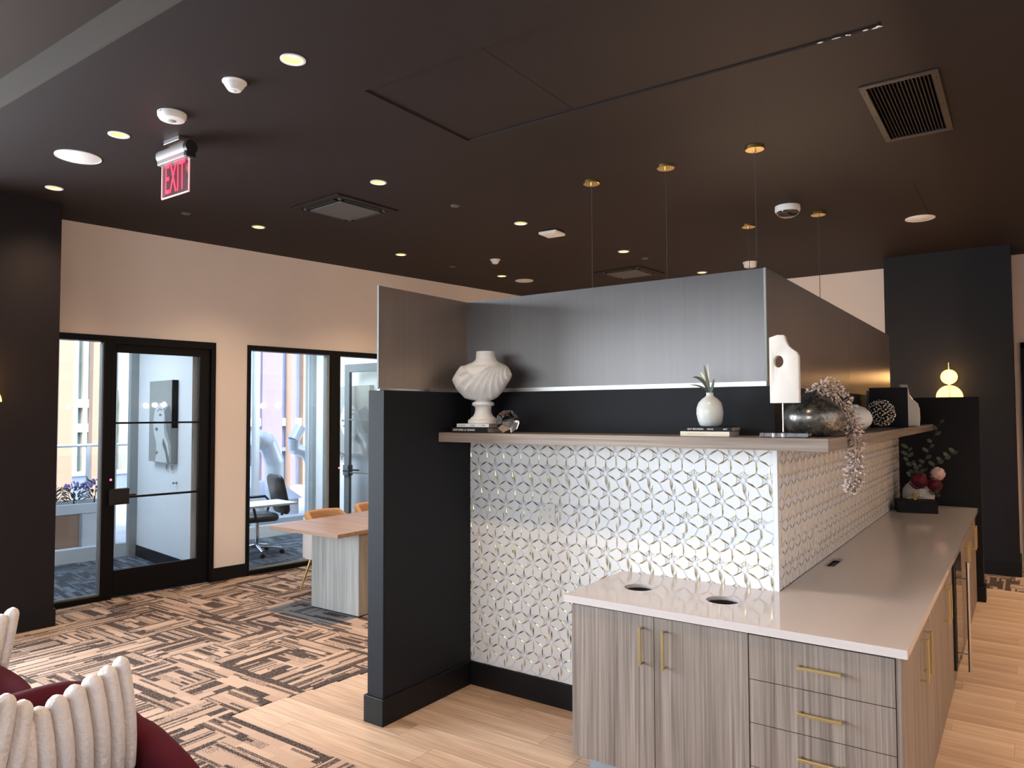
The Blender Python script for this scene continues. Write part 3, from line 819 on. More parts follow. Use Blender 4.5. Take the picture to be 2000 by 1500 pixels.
# ---- power outlets
def outlet(name, label, fn, cat='outlet'):
    o = thing(name, label, cat, fn(0, 0, 0))
    w0 = tuple(fn(0, 0, 0))
    MB().prism([(-.036, -.058), (.036, -.058), (.036, .058), (-.036, .058)], fn, 0, .006).build('cover_plate', 'white', o, world=w0, bevel=.0015)
    b = MB()
    for zc in (-.022, .022):
        for dx in (-.006, .006): b.prism([(dx-.0012, zc-.002), (dx+.0012, zc-.002), (dx+.0012, zc+.007), (dx-.0012, zc+.007)], fn, .006, .0066)
        b.prism(circ(0, zc-.008, .0022, 8), fn, .006, .0066)
    b.build('socket_slots', 'inkd', o, world=w0, kind='stuff')
outlet('power_outlet', 'white double outlet on the front tiled wall', lambda a, b_, c: (-1.354+a, -.0004-c, 1.153+b_))
outlet('power_outlet', 'white outlet on the side tiled wall above the worktop', lambda a, b_, c: (.0004+c, .766+a, 1.023+b_))
MB().box(.042, .096, .787, 1.073, .800, .840).build('power_slot_insert', 'black', wto)

# ================================================================== OBJECTS ON THE LEDGE
LZ = 1.6455
def book(name, label, c, L, D, T, rz, cover, spine=None, z=LZ, ink='ink', tsize=.012, group=None):
    o = thing(name, label, 'book', (c[0], c[1], z), rz, group)
    b = MB(); e = .0022
    b.box(-L/2, L/2, -D/2, D/2, 0, e); b.box(-L/2, L/2, -D/2, D/2, T-e, T); b.box(-L/2, L/2, -D/2, -D/2+e, 0, T)
    b.build('cover', cover, o, bevel=.0006)
    MB().box(-L/2+.004, L/2-.004, -D/2+e, D/2-.004, e, T-e).build('pages', 'paper', o)
    for (body, xx, sz) in (spine or []):
        text_obj('title', body, sz, ink, o, frame_m((xx, -D/2-.0008, T/2), (1, 0, 0), (0, 0, 1)))
    return o
book('hardback_book', 'black hardback lying under the white book, beneath the bust', (-1.765, -.165), .28, .23, .033, math.radians(1), 'bookb', [('ANTOINE LE GRAND', -.04, .018)])
book('hardback_book', 'white hardback on the black book, beneath the bust', (-1.745, -.165), .25, .21, .022, math.radians(0), 'bookw', [('THE COLLECTED', -.085, .007), ('HOUSES', .0, .009), ('STUDIO', .085, .007)], z=LZ+.0335, ink='inkd')
book('hardback_book', 'cream hardback lying under the dark book, beneath the small vase', (-.285, -.16), .25, .19, .025, math.radians(2), 'bookc', [('THE ART OF LIVING', -.045, .010), ('S', .10, .009)], ink='inkg')
book('hardback_book', 'dark grey hardback on the cream book, beneath the small vase', (-.272, -.155), .235, .18, .021, math.radians(4), 'bookb', [('GUY BOURDIN', -.065, .012), ('CIRCLE', .01, .010), ('ART', .085, .011)], z=LZ+.0255)

# ---- plaster bust
BC = (-1.742, -.165, LZ+.0560)
bu = thing('bust', 'headless white plaster bust with draped cloth on a round foot', 'bust', BC, math.radians(8))
k_ = .00053
prof = [(814, 640, 775), (800, 545, 838), (780, 480, 885), (720, 418, 958), (660, 375, 1008), (600, 338, 1055), (560, 324, 1084), (510, 342, 1096), (460, 368, 1068), (420, 405, 1030), (390, 450, 985), (370, 505, 930), (350, 568, 890), (330, 594, 862), (300, 604, 846), (260, 607, 833), (228, 610, 832)]
rows = []
dense = []
for i in range(len(prof)-1):
    for t in range(8):
        f = t/8; dense.append(tuple(prof[i][q]*(1-f)+prof[i+1][q]*f for q in range(3)))
dense.append(prof[-1])
for (yy, xl, xr) in dense:
    cx = (xl+xr)/2; hw = (xr-xl)/2
    t = (814-yy)/586
    if yy > 395: dep = min(hw*.46, 150) ; ex = 2.2
    else: dep = min(hw*(.62+.42*min(1, (395-yy)/60)), 118); ex = 2.0
    cyo = -40*math.sin(PI*min(1, max(0, (814-yy)/420))) + (35 if yy < 395 else 0)*min(1, (395-yy)/80 if yy < 395 else 0)
    row = []
    for q in range(220):
        a = 2*PI*q/220; ca, sa = math.cos(a), math.sin(a)
        px = cx+hw*math.copysign(abs(ca)**(2/ex), ca); py = dep*math.copysign(abs(sa)**(2/ex), sa)+cyo
        if sa < .25 and 395 < yy+30:
            # drapery: cloth below the neckline gathers at the shoulder on the right
            nl = 520-abs(px-690)*(.62 if px < 690 else .60)
            if yy > nl and yy > 380:
                th = math.atan2(yy-300, px-1010)
                w_ = min(1, (yy-nl)/25)*max(0, min(1, .25-sa+.3))
                amp = 20 if px > 470+.5*(yy-500) else 8
                py -= (18+amp*(1-2*abs(math.sin(th*17))))*w_ + 16*math.exp(-((yy-nl-14)/15)**2)*max(0, min(1, .5-sa))
        row.append(((px-705)*k_, py*k_, (814-yy)*k_+.140))
    rows.append(row)
MB().grid(rows, True, (True, True)).build('torso', 'plaster', bu, smooth=62)
pf = [(.094, .0), (.097, .010), (.094, .024), (.083, .027), (.080, .034), (.062, .048), (.053, .066), (.050, .088), (.053, .104), (.068, .112), (.071, .120), (.066, .132), (.050, .138), (.040, .152)]
MB().lathe(pf, (0, 0, 0), 40).build('foot', 'plaster', bu, smooth=40)

# ---- crystal block
def poly_crystal(c, r):
    bm = bmesh.new(); bmesh.ops.create_icosphere(bm, subdivisions=1, radius=r)
    rot = Matrix.Rotation(.4, 4, 'X') @ Matrix.Rotation(.5, 4, 'Z')
    bmesh.ops.transform(bm, matrix=rot, verts=bm.verts)
    # dual of the icosahedron: a dodecahedron-like cut stone
    fs = [f.calc_center_median().normalized()*r for f in bm.faces]
    vs = [v.co.copy() for v in bm.verts]
    out = MB(); polys = []
    for v in bm.verts:
        ids = [f.index for f in v.link_faces]; n = v.co.normalized(); a = n.orthogonal().normalized(); b_ = n.cross(a)
        ids.sort(key=lambda i: math.atan2(fs[i].dot(b_), fs[i].dot(a))); polys.append(tuple(ids))
    bm.free()
    zmin = min(f.z for f in fs)
    out.add([(f.x+c[0], f.y+c[1], f.z-zmin+c[2]) for f in fs], polys)
    return out
o = poly_crystal((0, 0, 0), .073).build('crystal_block', 'crystal'); o.location = (-1.505, -.235, LZ)
tag(o, 'faceted clear crystal block beside the stacked books and bust', 'ornament')

# ---- small celadon vase with leaves
v1 = thing('bud_vase', 'small pale round vase with dark leaves on two books', 'vase', (-.287, -.155, LZ+.047))
pr = [(.035, 0), (.052, .006), (.062, .03), (.0675, .065), (.066, .095), (.058, .122), (.040, .142), (.024, .153), (.018, .160), (.018, .171), (.020, .174), (.016, .174), (.014, .16)]
rows = []
for (r, h) in pr:
    row = []
    for q in range(48):
        a = 2*PI*q/48; rr = r*(1+.028*math.sin(3*a+h*40)*math.sin(PI*min(1, h/.15)))
        row.append((rr*math.cos(a), rr*math.sin(a), h))
    rows.append(row)
MB().grid(rows, True, (True, True)).build('body', 'whitegl', v1, smooth=60)
def leaf_blade(mb, path, width, nrm):
    pts = [Vector(p) for p in path]; n = len(pts); rows = []
    nrm = Vector(nrm)
    for i, p in enumerate(pts):
        t = (pts[min(i+1, n-1)]-pts[max(i-1, 0)]).normalized(); s = t.cross(nrm).normalized()
        w_ = width*math.sin(PI*min(.97, max(.12, (i+.6)/n)))**.8
        rows.append([p-s*w_, p+nrm*w_*.25, p+s*w_, p-nrm*w_*.2])
    mb.grid(rows, True, (True, True)); return mb
def bez(p0, p1, p2, n=8):
    p0, p1, p2 = map(Vector, (p0, p1, p2)); return [p0*(1-t)**2+p1*2*t*(1-t)+p2*t*t for t in [i/n for i in range(n+1)]]
for (e1, e2, wd, mk) in (((-.012, 0, .235), (-.028, 0, .315), .008, 'leafg'), ((-.03, .0, .26), (-.088, 0, .256), .009, 'leafd'), ((-.02, -.01, .215), (-.10, -.02, .216), .005, 'leafd'), ((.018, 0, .21), (.022, 0, .245), .008, 'leafg'), ((-.01, .02, .24), (-.018, .02, .325), .004, 'inkg'), ((-.02, .01, .24), (-.05, .01, .28), .006, 'inkg')):
    leaf_blade(MB(), bez((0, 0, .16), e1, e2), wd, (0, -1, .2)).build('leaf', mk, v1, smooth=60)

# ---- pierced stone slab on acrylic base
sl = thing('stone_sculpture', 'tall white stone sculpture with a round hole on acrylic base', 'sculpture', (.095, -.185, LZ), math.radians(6))
out_ = [(-.066, .163), (.066, .163), (.066, .385), (.058, .405), (.038, .420), (.022, .435), (.010, .460), (.003, .488), (-.030, .490), (-.066, .478)]
b = plate(out_, [circ(-.024, .362, .022, 28, 1.3)], -.027, .027)
b.v = [(x, z, y) for (x, y, z) in b.v]
weld(b.build('slab', 'stone', sl, smooth=30, bevel=.003))
MB().tube([(-.012, 0, .025), (-.012, 0, .17)], .0032, 8).build('rod', 'steel', sl, smooth=40)
MB().box(-.112, .105, -.05, .05, 0, .022).build('base', 'acryl', sl, bevel=.002)
for x_ in (-.055, -.012): MB().lathe([(.008, .003), (.008, .018), (.004, .0215)], (x_, 0, 0), 14).build('bolt', 'steel', sl, smooth=40)

# ---- mercury glass vase and garland
mv = thing('round_vase', 'wide mottled silver vase at the ledge corner', 'vase', (.178, -.005, LZ))
pr = [(.06, 0), (.10, .012), (.132, .045), (.146, .085), (.143, .115), (.126, .142), (.100, .164), (.072, .184), (.050, .202), (.034, .214), (.030, .218), (.024, .214), (.022, .19)]
MB().lathe(pr, (0, 0, 0), 56).build('body', 'silver', mv, smooth=60)
gl = thing('leaf_garland', 'cream faux-leaf garland spilling out of the silver vase', 'garland', (.20, .02, LZ+.19))
def catmull(P, n=8):
    P = [Vector(p) for p in P]; out = []
    for i in range(len(P)-1):
        a, b_, c, d = P[max(i-1, 0)], P[i], P[i+1], P[min(i+2, len(P)-1)]
        for k in range(n):
            t = k/n; out.append(.5*((2*b_)+(c-a)*t+(2*a-5*b_+4*c-d)*t*t+(3*b_-a-3*c+d)*t**3))
    out.append(P[-1]); return out
G0 = Vector((.20, .02, LZ+.19))
gp = catmull([(.185, .0, 1.845), (.215, .03, 1.892), (.262, .06, 1.865), (.300, .10, 1.80), (.325, .125, 1.72), (.335, .15, 1.64), (.337, .165, 1.56), (.334, .165, 1.48), (.324, .16, 1.42), (.316, .155, 1.375)], 10)
MB().tube([p-G0 for p in gp], .004, 6).build('stem', 'leafw', gl, smooth=60)
b = MB(); rnd = random.Random(3)
def oval_leaf(mb, base, dirv, nrm, L, Wd, n=8):
    dirv = Vector(dirv).normalized(); nrm = Vector(nrm); nrm = (nrm-dirv*nrm.dot(dirv)).normalized(); sd = dirv.cross(nrm)
    base = Vector(base); c = base+dirv*L*.5
    ring = [c+dirv*math.cos(2*PI*i/n)*L*.5+sd*math.sin(2*PI*i/n)*Wd*.5 for i in range(n)]
    vs = ring+[c+nrm*Wd*.18, c-nrm*.0006]
    fs = []
    for i in range(n): fs += [(i, (i+1) % n, n), ((i+1) % n, i, n+1)]
    mb.add(vs, fs)
for i, p_ in enumerate(gp):
    t = i/(len(gp)-1)
    for q in range(8):
        tg = (gp[min(i+1, len(gp)-1)]-gp[max(i-1, 0)]).normalized()
        a = rnd.uniform(0, 2*PI); pe = tg.orthogonal().normalized(); pe = pe*math.cos(a)+tg.cross(pe)*math.sin(a)
        spread = (.044 if t > .10 else .030)*(1-.45*max(0, (t-.6)/.4))
        base = p_+pe*rnd.uniform(.002, spread)-G0+tg*rnd.uniform(-.012, .012)
        dv = pe+tg*rnd.uniform(-.2, .7)+Vector((rnd.uniform(-.5, .5), rnd.uniform(-.5, .5), rnd.uniform(-.5, .5)))
        nr = Vector((rnd.uniform(-1, 1), rnd.uniform(-1, 0), rnd.uniform(-1, 1)))
        oval_leaf(b, base, dv, nr if nr.length > .1 else (0, 0, 1), rnd.uniform(.020, .031), rnd.uniform(.013, .020))
b.build('leaves', 'leafw', gl, kind='stuff', smooth=179)

# ---- white pebble vase behind the garland
wv = thing('pebble_vase', 'smooth white pebble-shaped vase behind the leaf garland', 'vase', (.150, 1.15, LZ))
MB().lathe([(.03, 0), (.072, .010), (.104, .045), (.112, .080), (.100, .118), (.070, .146), (.036, .158), (.030, .165), (.024, .160)], (0, 0, 0), 44, squash=(1, 1.15)).build('body', 'white', wv, smooth=60)

# ---- bead ball
bb_ = thing('bead_ball', 'openwork ball of shiny silver beads in front of the black book', 'ornament', (.150, 2.24, LZ))
b = MB(); bw = MB(); R_ = .098
pts = []
for i in range(190):
    z_ = 1-2*(i+.5)/190; a = i*2.39996; q = math.sqrt(1-z_*z_); rr = R_*rnd.uniform(.86, 1.02)
    pts.append(Vector((q*math.cos(a)*rr, q*math.sin(a)*rr, z_*rr+R_+.011)))
for p_ in pts: b.sphere(p_, rnd.uniform(.0052, .0085), 7, 5)
for i in range(0, 180, 2):
    j = min(range(len(pts)), key=lambda j: (pts[j]-pts[i]).length if j != i and j % 3 == 0 else 9)
    bw.tube([pts[i], pts[j]], .0022, 4)
b.build('beads', 'chrome', bb_, smooth=60, kind='stuff'); bw.build('wires', 'brass', bb_, kind='stuff')

# ---- standing books / frame and tall vase
def upright(name, label, cx, cy, Wd, T, H, rz, mcover, mpage, z=LZ):
    o = thing(name, label, 'book', (cx, cy, z), rz); e = .003
    b = MB().box(-Wd/2, Wd/2, -T/2, -T/2+e, 0, H).box(-Wd/2, Wd/2, T/2-e, T/2, 0, H).box(-Wd/2, -Wd/2+e, -T/2, T/2, 0, H)
    b.build('cover', mcover, o, bevel=.001)
    MB().box(-Wd/2+e, Wd/2-.004, -T/2+e, T/2-e, .004, H-.004).build('pages', mpage, o)
    return o
upright('standing_book', 'large black-covered book standing upright behind the bead ball', .170, 2.47, .262, .036, .305, math.radians(3), 'bookb', 'bookw')
upright('standing_book', 'pale blue-grey book standing just behind the large black book', .135, 2.54, .255, .03, .285, math.radians(3), 'canvasw', 'bookw')
tv = thing('bottle_vase', 'tall white asymmetric vase with a slim neck, last on the ledge', 'vase', (.225, 3.16, LZ), math.radians(20))
sil = [(-.075, 0), (.080, 0), (.086, .06), (.084, .14), (.070, .19), (.030, .225), (.008, .262), (-.004, .32), (-.010, .352), (-.070, .352), (-.078, .20)]
b = MB(); n_ = len(sil)
rows = []
for dd, sc_ in ((-.035, .72), (-.030, .90), (-.016, .99), (0, 1), (.016, .99), (.030, .90), (.035, .72)):
    cx_, cz_ = .0, .16
    rows.append([((x-cx_)*sc_+cx_, dd, max(0, (z-cz_)*(sc_ if z > .01 else 1)+cz_)) for x, z in sil])
MB().grid(rows, True, (True, True)).build('body', 'whitegl', tv, smooth=50)

# ================================================================== ON THE WORKTOP
TZ = .8645
bx = MB().box(-.16, .16, -.115, .115, 0, .105).build('black_box', 'bookb', bevel=.004); bx.location = (.20, 3.70, TZ); bx.rotation_euler = (0, 0, math.radians(14))
tag(bx, 'flat black box on the far end of the worktop', 'box')
rv = thing('flower_vase', 'round white vase holding roses and eucalyptus, behind black box', 'vase', (.195, 3.97, TZ))
MB().lathe([(.05, 0), (.085, .008), (.122, .05), (.135, .115), (.128, .175), (.105, .215), (.080, .237), (.072, .25), (.065, .245), (.06, .20)], (0, 0, 0), 44).build('body', 'whitegl', rv, smooth=60)
ja = thing('jack_ornament', 'small polished brass jack lying on the black box', 'ornament', (.195, 3.64, TZ+.1055))
b = MB()
for dv in ((1, .2, .25), (-.3, 1, .3), (.2, -.3, 1)):
    d_ = Vector(dv).normalized()*.048; c_ = Vector((0, 0, .030))
    b.tube([c_-d_, c_+d_], .0065, 10)
    for s_ in (-1, 1): b.sphere(c_+d_*s_, .0115, 12, 8)
b.build('jack_body', 'brass', ja, smooth=60)
fl_ = thing('bouquet', 'bouquet of wine and pale pink roses with eucalyptus sprigs', 'flowers', (.195, 3.97, TZ+.2))
def rose(c, r, mk):
    b = MB(); c = Vector(c)
    b.sphere(c, r*.70, 14, 10)
    n = 22
    for i in range(n):
        z_ = 1-2*(i+.5)/n; a = i*2.39996; q = math.sqrt(1-z_*z_); d_ = Vector((q*math.cos(a), q*math.sin(a), z_))
        tv_ = Vector((0, 0, 1))-d_*d_.z; tv_ = tv_.normalized() if tv_.length > .1 else Vector((1, 0, 0))
        rr = r*(.62+.12*(i % 3)/2)
        oval_leaf(b, c+d_*rr-tv_*r*.45, tv_+d_*.28, d_, r*1.05, r*.95, 10)
    return b.build('rose', mk, fl_, smooth=70)
rose((.165, -.06, .125), .062, 'rosep')
rose((.020, -.10, .055), .075, 'rosed')
rose((.135, -.05, .02), .068, 'rosed')
def sprig(path, n, L):
    pts = catmull(path, 6)
    st = MB().tube(pts, .0022, 6).build('stem', 'leafd', fl_, smooth=60)
    for i in range(n):
        t = (i+1)/n; p_ = pts[min(len(pts)-1, int(t*(len(pts)-1)))]
        tg = (pts[-1]-pts[0]).normalized(); s_ = 1 if i % 2 else -1
        dv = Vector((s_*.9, -.2, .25))+tg*.4
        b = MB(); oval_leaf(b, p_, dv, (rnd.uniform(-.4, .4), -1, rnd.uniform(.1, .7)), L*rnd.uniform(.8, 1.1), L*.62, 10)
        b.build('leaf', 'leafg', st, smooth=70)
sprig([(0, 0, .05), (-.03, -.02, .16), (-.075, -.03, .26), (-.07, -.05, .36)], 11, .062)
sprig([(.02, 0, .05), (.05, -.02, .20), (.09, -.03, .33), (.14, -.03, .46), (.19, -.03, .60)], 10, .056)
sprig([(.04, 0, .06), (.14, -.02, .20), (.22, -.02, .27), (.30, -.02, .33)], 9, .060)
sprig([(0, 0, .05), (.02, -.05, .14), (.0, -.07, .2)], 7, .052)
sprig([(-.02, 0, .03), (-.03, -.07, .09), (-.05, -.09, .12)], 5, .05)
sprig([(.08, 0, .0), (.13, -.10, -.03), (.15, -.11, -.06)], 4, .055)

# ================================================================== CEILING FIXTURES
def downlight(x, y, label, energy=74):
    o = thing('downlight', label, 'ceiling light', (x, y, CZ), 0, 'recessed downlights in the dark ceiling')
    MB().grid([[(r*math.cos(2*PI*k/36), r*math.sin(2*PI*k/36), z) for k in range(36)] for r, z in ((.050, .001), (.064, .0), (.064, -.004), (.052, -.0055), (.050, -.003), (.050, .001))], True).build('trim_ring', 'white', o, smooth=40)
    MB().grid([[(r*math.cos(2*PI*k/32), r*math.sin(2*PI*k/32), z) for k in range(32)] for r, z in ((.051, -.003), (.044, .035), (.034, .07))], True).build('reflector', 'lampw', o, smooth=60)
    MB().lathe([(.0385, .030), (.030, .027), (.030, .034)], (0, .006, 0), 24).build('lamp', 'lampc', o)
    spot(x, y, energy)
WARM = (1.0, .71, .47)
def spot(x, y, energy=74, cone=122):
    light('downlight_beam', 'SPOT', (x, y, CZ-.02), energy, WARM, (0, 0, 0), spot_size=math.radians(cone), spot_blend=1.0, shadow_soft_size=.16)
for (x, y), lb in zip(DL, ('recessed downlight nearest the camera, right of the cone-shaped ceiling sensor', 'recessed downlight between the exit sign and the large round speaker', 'recessed downlight farthest left, close to the dark column',
        'recessed downlight in front of the near air cassette', 'recessed downlight above the wall between the two office fronts', 'recessed downlight just in front of the square access point',
        'recessed downlight near the beige wall, behind the near air cassette', 'recessed downlight between the small dome sensor and the far round speaker', 'recessed downlight behind the first pendant cord, near the far air cassette', 'recessed downlight farthest back, just above the metal screen')):
    downlight(x, y, lb, 100 if y > 5 else (76 if x < -4 else 92 if y > -1.3 or x > -2 else 60))
for x, y in DLX: spot(x, y, 180 if x > 1 else 105, 92 if x > 1 else 122)
for x, y in ((-4.6, -3.6), (-2.6, -3.6), (-.6, -3.6), (1.4, -3.4)):
    light('downlight_beam', 'SPOT', (x, y, 3.70), 16, WARM, (0, 0, 0), spot_size=math.radians(132), spot_blend=1.0, shadow_soft_size=.05)

def pendant(x, y, label):
    o = thing('pendant_light', label, 'pendant light', (x, y, CZ), 0, 'pendant lights over the bar')
    MB().lathe([(.064, 0), (.064, -.018), (.060, -.021), (.010, -.0215), (.010, -.035), (.004, -.038)], (0, 0, 0), 40).build('canopy', 'brass', o, smooth=35)
    MB().tube([(0, 0, -.03), (.0015, .001, -.5), (0, 0, -1.35)], .0028, 8).build('cord', 'wire', o, smooth=60)
    MB().lathe([(.012, -1.33), (.018, -1.36), (.07, -1.42), (.085, -1.50), (.07, -1.58), (.02, -1.62)], (0, 0, 0), 24).build('shade', 'whitegl', o, smooth=60)
    light('pendant_bulb', 'POINT', (x, y, CZ-1.66), 28 if y > 2 else 6, WARM, shadow_soft_size=.04)
for (x, y), lb in zip(((-1.70, 1.18), (-1.079, 1.175), (-.431, 1.172), (-1.114, 3.24), (-.463, 3.177)), ('leftmost brass pendant canopy with thin cord above the metal screen', 'middle of the three near brass pendant canopies with thin cord', 'brass pendant canopy nearest the vent grille, the rightmost near one', 'far brass pendant canopy above the white round detector', 'far brass pendant canopy just right of the dome camera')):
    pendant(x, y, lb)

def speaker(x, y, r, label):
    o = thing('ceiling_speaker', label, 'speaker', (x, y, CZ), 0, 'round ceiling speakers')
    MB().lathe([(r, 0), (r, -.006), (r-.006, -.008), (r-.008, -.004), (.001, -.004)], (0, 0, 0), 48).build('rim', 'white', o, smooth=40)
    MB().lathe([(r-.009, -.0045), (r-.012, -.0068), (.001, -.0072)], (0, 0, 0), 48).build('grille', 'white', o, smooth=40)
speaker(-4.351, -1.422, .145, 'large round white speaker left of the exit sign')
speaker(-4.525, 4.391, .125, 'round white speaker farthest back, above the metal screen')
speaker(.272, 3.925, .125, 'round white speaker on the right, before the dark pillar')
def cover(x, y, label):
    o = MB().lathe([(.040, 0), (.040, -.008), (.036, -.0105), (.001, -.011)], (0, 0, 0), 28).build('sprinkler_cover', 'ceilgrey', smooth=40)
    o.location = (x, y, CZ); tag(o, label, 'sprinkler', 'flush sprinkler covers')
cover(-5.093, -.182, 'flush grey sprinkler disc behind the exit sign')
cover(-2.978, 1.052, 'flush grey sprinkler disc right of the near air cassette')
cover(-4.689, 3.064, 'flush grey sprinkler disc left of the small dome sensor')
cover(-2.565, 4.029, 'flush grey sprinkler disc before the far air cassette')
def sensor(x, y, prof, label, parts):
    o = thing('ceiling_sensor', label, 'sensor', (x, y, CZ))
    for nm, pr_, mk in parts: MB().lathe(pr_, (0, 0, 0), 40).build(nm, mk, o, smooth=35)
    return o
sensor(-2.441, -1.472, None, 'white cone-shaped ceiling sensor near the closest downlight', [('flange', [(.064, 0), (.064, -.006), (.056, -.010)], 'white'), ('cone', [(.056, -.006), (.052, -.022), (.034, -.048), (.028, -.050), (.001, -.050)], 'white'), ('lens', [(.014, -.0502), (.010, -.0525), (.001, -.053)], 'canvasw')])
o = sensor(-3.118, -1.44, None, 'wide white alarm unit above the exit sign', [('housing', [(.082, 0), (.080, -.022), (.070, -.038), (.050, -.044), (.001, -.046)], 'white'), ('lens', [(.024, -.0462), (.018, -.050), (.001, -.051)], 'canvas')])
MB().box(-.012, .022, -.081, -.076, -.012, -.007).build('slot', 'inkd', o)
sensor(-4.034, 3.06, None, 'small white dome sensor far back over the room', [('flange', [(.062, 0), (.062, -.008), (.048, -.010)], 'white'), ('dome', [(.047, -.008), (.042, -.034), (.028, -.050), (.001, -.052)], 'white')])
sensor(-1.639, 4.994, None, 'white round smoke detector peeking over the metal screen', [('base', [(.085, 0), (.085, -.012), (.080, -.014)], 'white'), ('housing', [(.079, -.012), (.070, -.058), (.060, -.064), (.001, -.066)], 'white')])
o = sensor(-.633, 2.79, None, 'white dome security camera with black glass', [('housing', [(.105, 0), (.106, -.040), (.101, -.050), (.094, -.052)], 'white'), ('dome', [(.092, -.052), (.088, -.068), (.070, -.088), (.040, -.099), (.001, -.101)], 'smoke'), ('ring', [(.090, -.067), (.091, -.070), (.088, -.072), (.085, -.069)], 'chrome')])
ap = thing('access_point', 'square white wireless access point on the ceiling', 'access point', (-2.793, 2.34, CZ), math.radians(2))
MB().box(-.10, .10, -.10, .10, -.030, -.006).build('housing', 'white', ap, bevel=.008)
MB().box(-.075, .075, -.075, .075, -.006, 0).build('bracket', 'ceilgrey', ap)
rows = [[(x_*s_, y_*s_, z_) for x_, y_ in ((-.1, -.1), (.1, -.1), (.1, .1), (-.1, .1))] for s_, z_ in ((.98, -.030), (.85, -.036), (.3, -.042))]
MB().grid(rows, True, (True, True)).build('bulged_cover', 'white', ap)

def cassette(name, cx, cy, s_, rz, label):
    o = thing('air_cassette', label, 'air conditioner', (cx, cy, CZ), rz, 'ceiling air cassettes')
    h = s_/2
    b = MB()
    for (x0, x1, y0, y1) in ((-h, h, -h, -h+.06), (-h, h, h-.06, h), (-h, -h+.06, -h+.06, h-.06), (h-.06, h, -h+.06, h-.06)): b.box(x0, x1, y0, y1, -.012, -.001)
    b.build('frame', 'ceil', o, bevel=.003)
    MB().box(-h+.055, h-.055, -h+.055, h-.055, -.004, -.001).build('air_slot', 'bb', o)
    q = h-.115
    MB().prism([(-q, -q), (q, -q), (q, q), (-q, q)], ID, -.024, -.016).build('centre_panel', 'ceilgrey', o, bevel=.003)
    for i, (x0, x1, y0, y1) in enumerate(((-h+.14, h-.14, -h+.063, -h+.108), (-h+.14, h-.14, h-.108, h-.063), (-h+.063, -h+.108, -h+.14, h-.14), (h-.108, h-.063, -h+.14, h-.14))):
        MB().box(x0, x1, y0, y1, -.016, -.010).build('louvre', 'bb', o)
    for (sx, sy) in ((-1, -1), (1, -1), (1, 1), (-1, 1)):
        MB().box(sx*(h-.09)-.012, sx*(h-.09)+.012, sy*(h-.09)-.012, sy*(h-.09)+.012, -.018, -.004).build('clip', 'ceilgrey', o)
cassette('a', -3.84, .57, .66, math.radians(-4), 'dark square air cassette in the ceiling left of the access panel')
cassette('b', -3.11, 4.735, .66, math.radians(-4), 'dark square air cassette far back just above the metal screen')

vg = thing('vent_grille', 'dark slatted return-air grille at the upper right of the ceiling', 'vent', (.51, 1.083, CZ))
for q in ((-.193, .193, -.497, -.463), (-.193, .193, .463, .497), (-.193, -.160, -.463, .463), (.160, .193, -.463, .463)):
    MB().box(*q, -.010, -.0005).build('flange', 'ventm', vg, bevel=.002)
for i in range(17):
    x_ = -.150+i*.0188
    MB().obox((x_, 0, .012), (.86, 0, .5), (0, 1, 0), (-.5, 0, .86), .0013, .463, .016).build('slat', 'ventm', vg)
for y_ in (-.16, .16): MB().box(-.16, .16, y_-.003, y_+.003, .020, .026).build('cross_bar', 'ventm', vg)
MB().box(-.165, .165, -.467, .467, .08, .085).build('duct_back', 'bb', vg)
for q in (-.40, 0, .40):
    for sx in (-1, 1): MB().box(sx*.177-.004, sx*.177+.004, q-.014, q+.014, -.0106, -.0098).build('screw_slot', 'bb', vg)

# ---- exit sign
ex = thing('exit_sign', 'edge-lit red exit sign hanging below the alarm unit', 'sign', (-3.49, -1.2, CZ))
MB().box(-.09, .09, -.035, .035, -.03, 0).build('mount', 'steel', ex, bevel=.002)
b = MB(); secs = []
for k in range(20): secs.append((.040*math.cos(2*PI*k/20), .040*math.sin(2*PI*k/20)*1.1))
b.grid([[(x_, y_, z_-.088) for y_, z_ in secs] for x_ in (-.178, .150)], True, (True, True)).build('housing', 'exit_h', ex, smooth=40)
MB().box(-.178, .150, -.030, .030, -.152, -.115).build('lamp_slot', 'exit_h', ex, bevel=.008)
b = MB(); b.grid([[(x_, y_*1.03, z_*1.03-.088) for y_, z_ in secs] for x_ in (.150, .185)], True, (True, True)).build('end_cap', 'black', ex, smooth=40)
MB().box(.150, .182, -.033, .033, -.156, -.112).build('end_cap', 'black', ex, bevel=.006)
pl = MB().box(-.160, .160, -.003, .003, -.372, -.150).build('acrylic_plate', 'exit_pl', ex)
b = MB().box(-.164, -.157, -.0038, .0038, -.376, -.150).box(.157, .164, -.0038, .0038, -.376, -.150).box(-.164, .164, -.0038, .0038, -.376, -.368)
b.build('lit_edge', 'exit_edge', pl)
text_obj('exit_letters', 'EXIT', .285, 'exit_red', pl, frame_m((0, -.0045, -.262), (1, 0, 0), (0, 0, 1)), .0006, .415)
light('exit_glow', 'POINT', (-3.49, -1.33, CZ-.16), .25, (1, .12, .16), shadow_soft_size=.05)

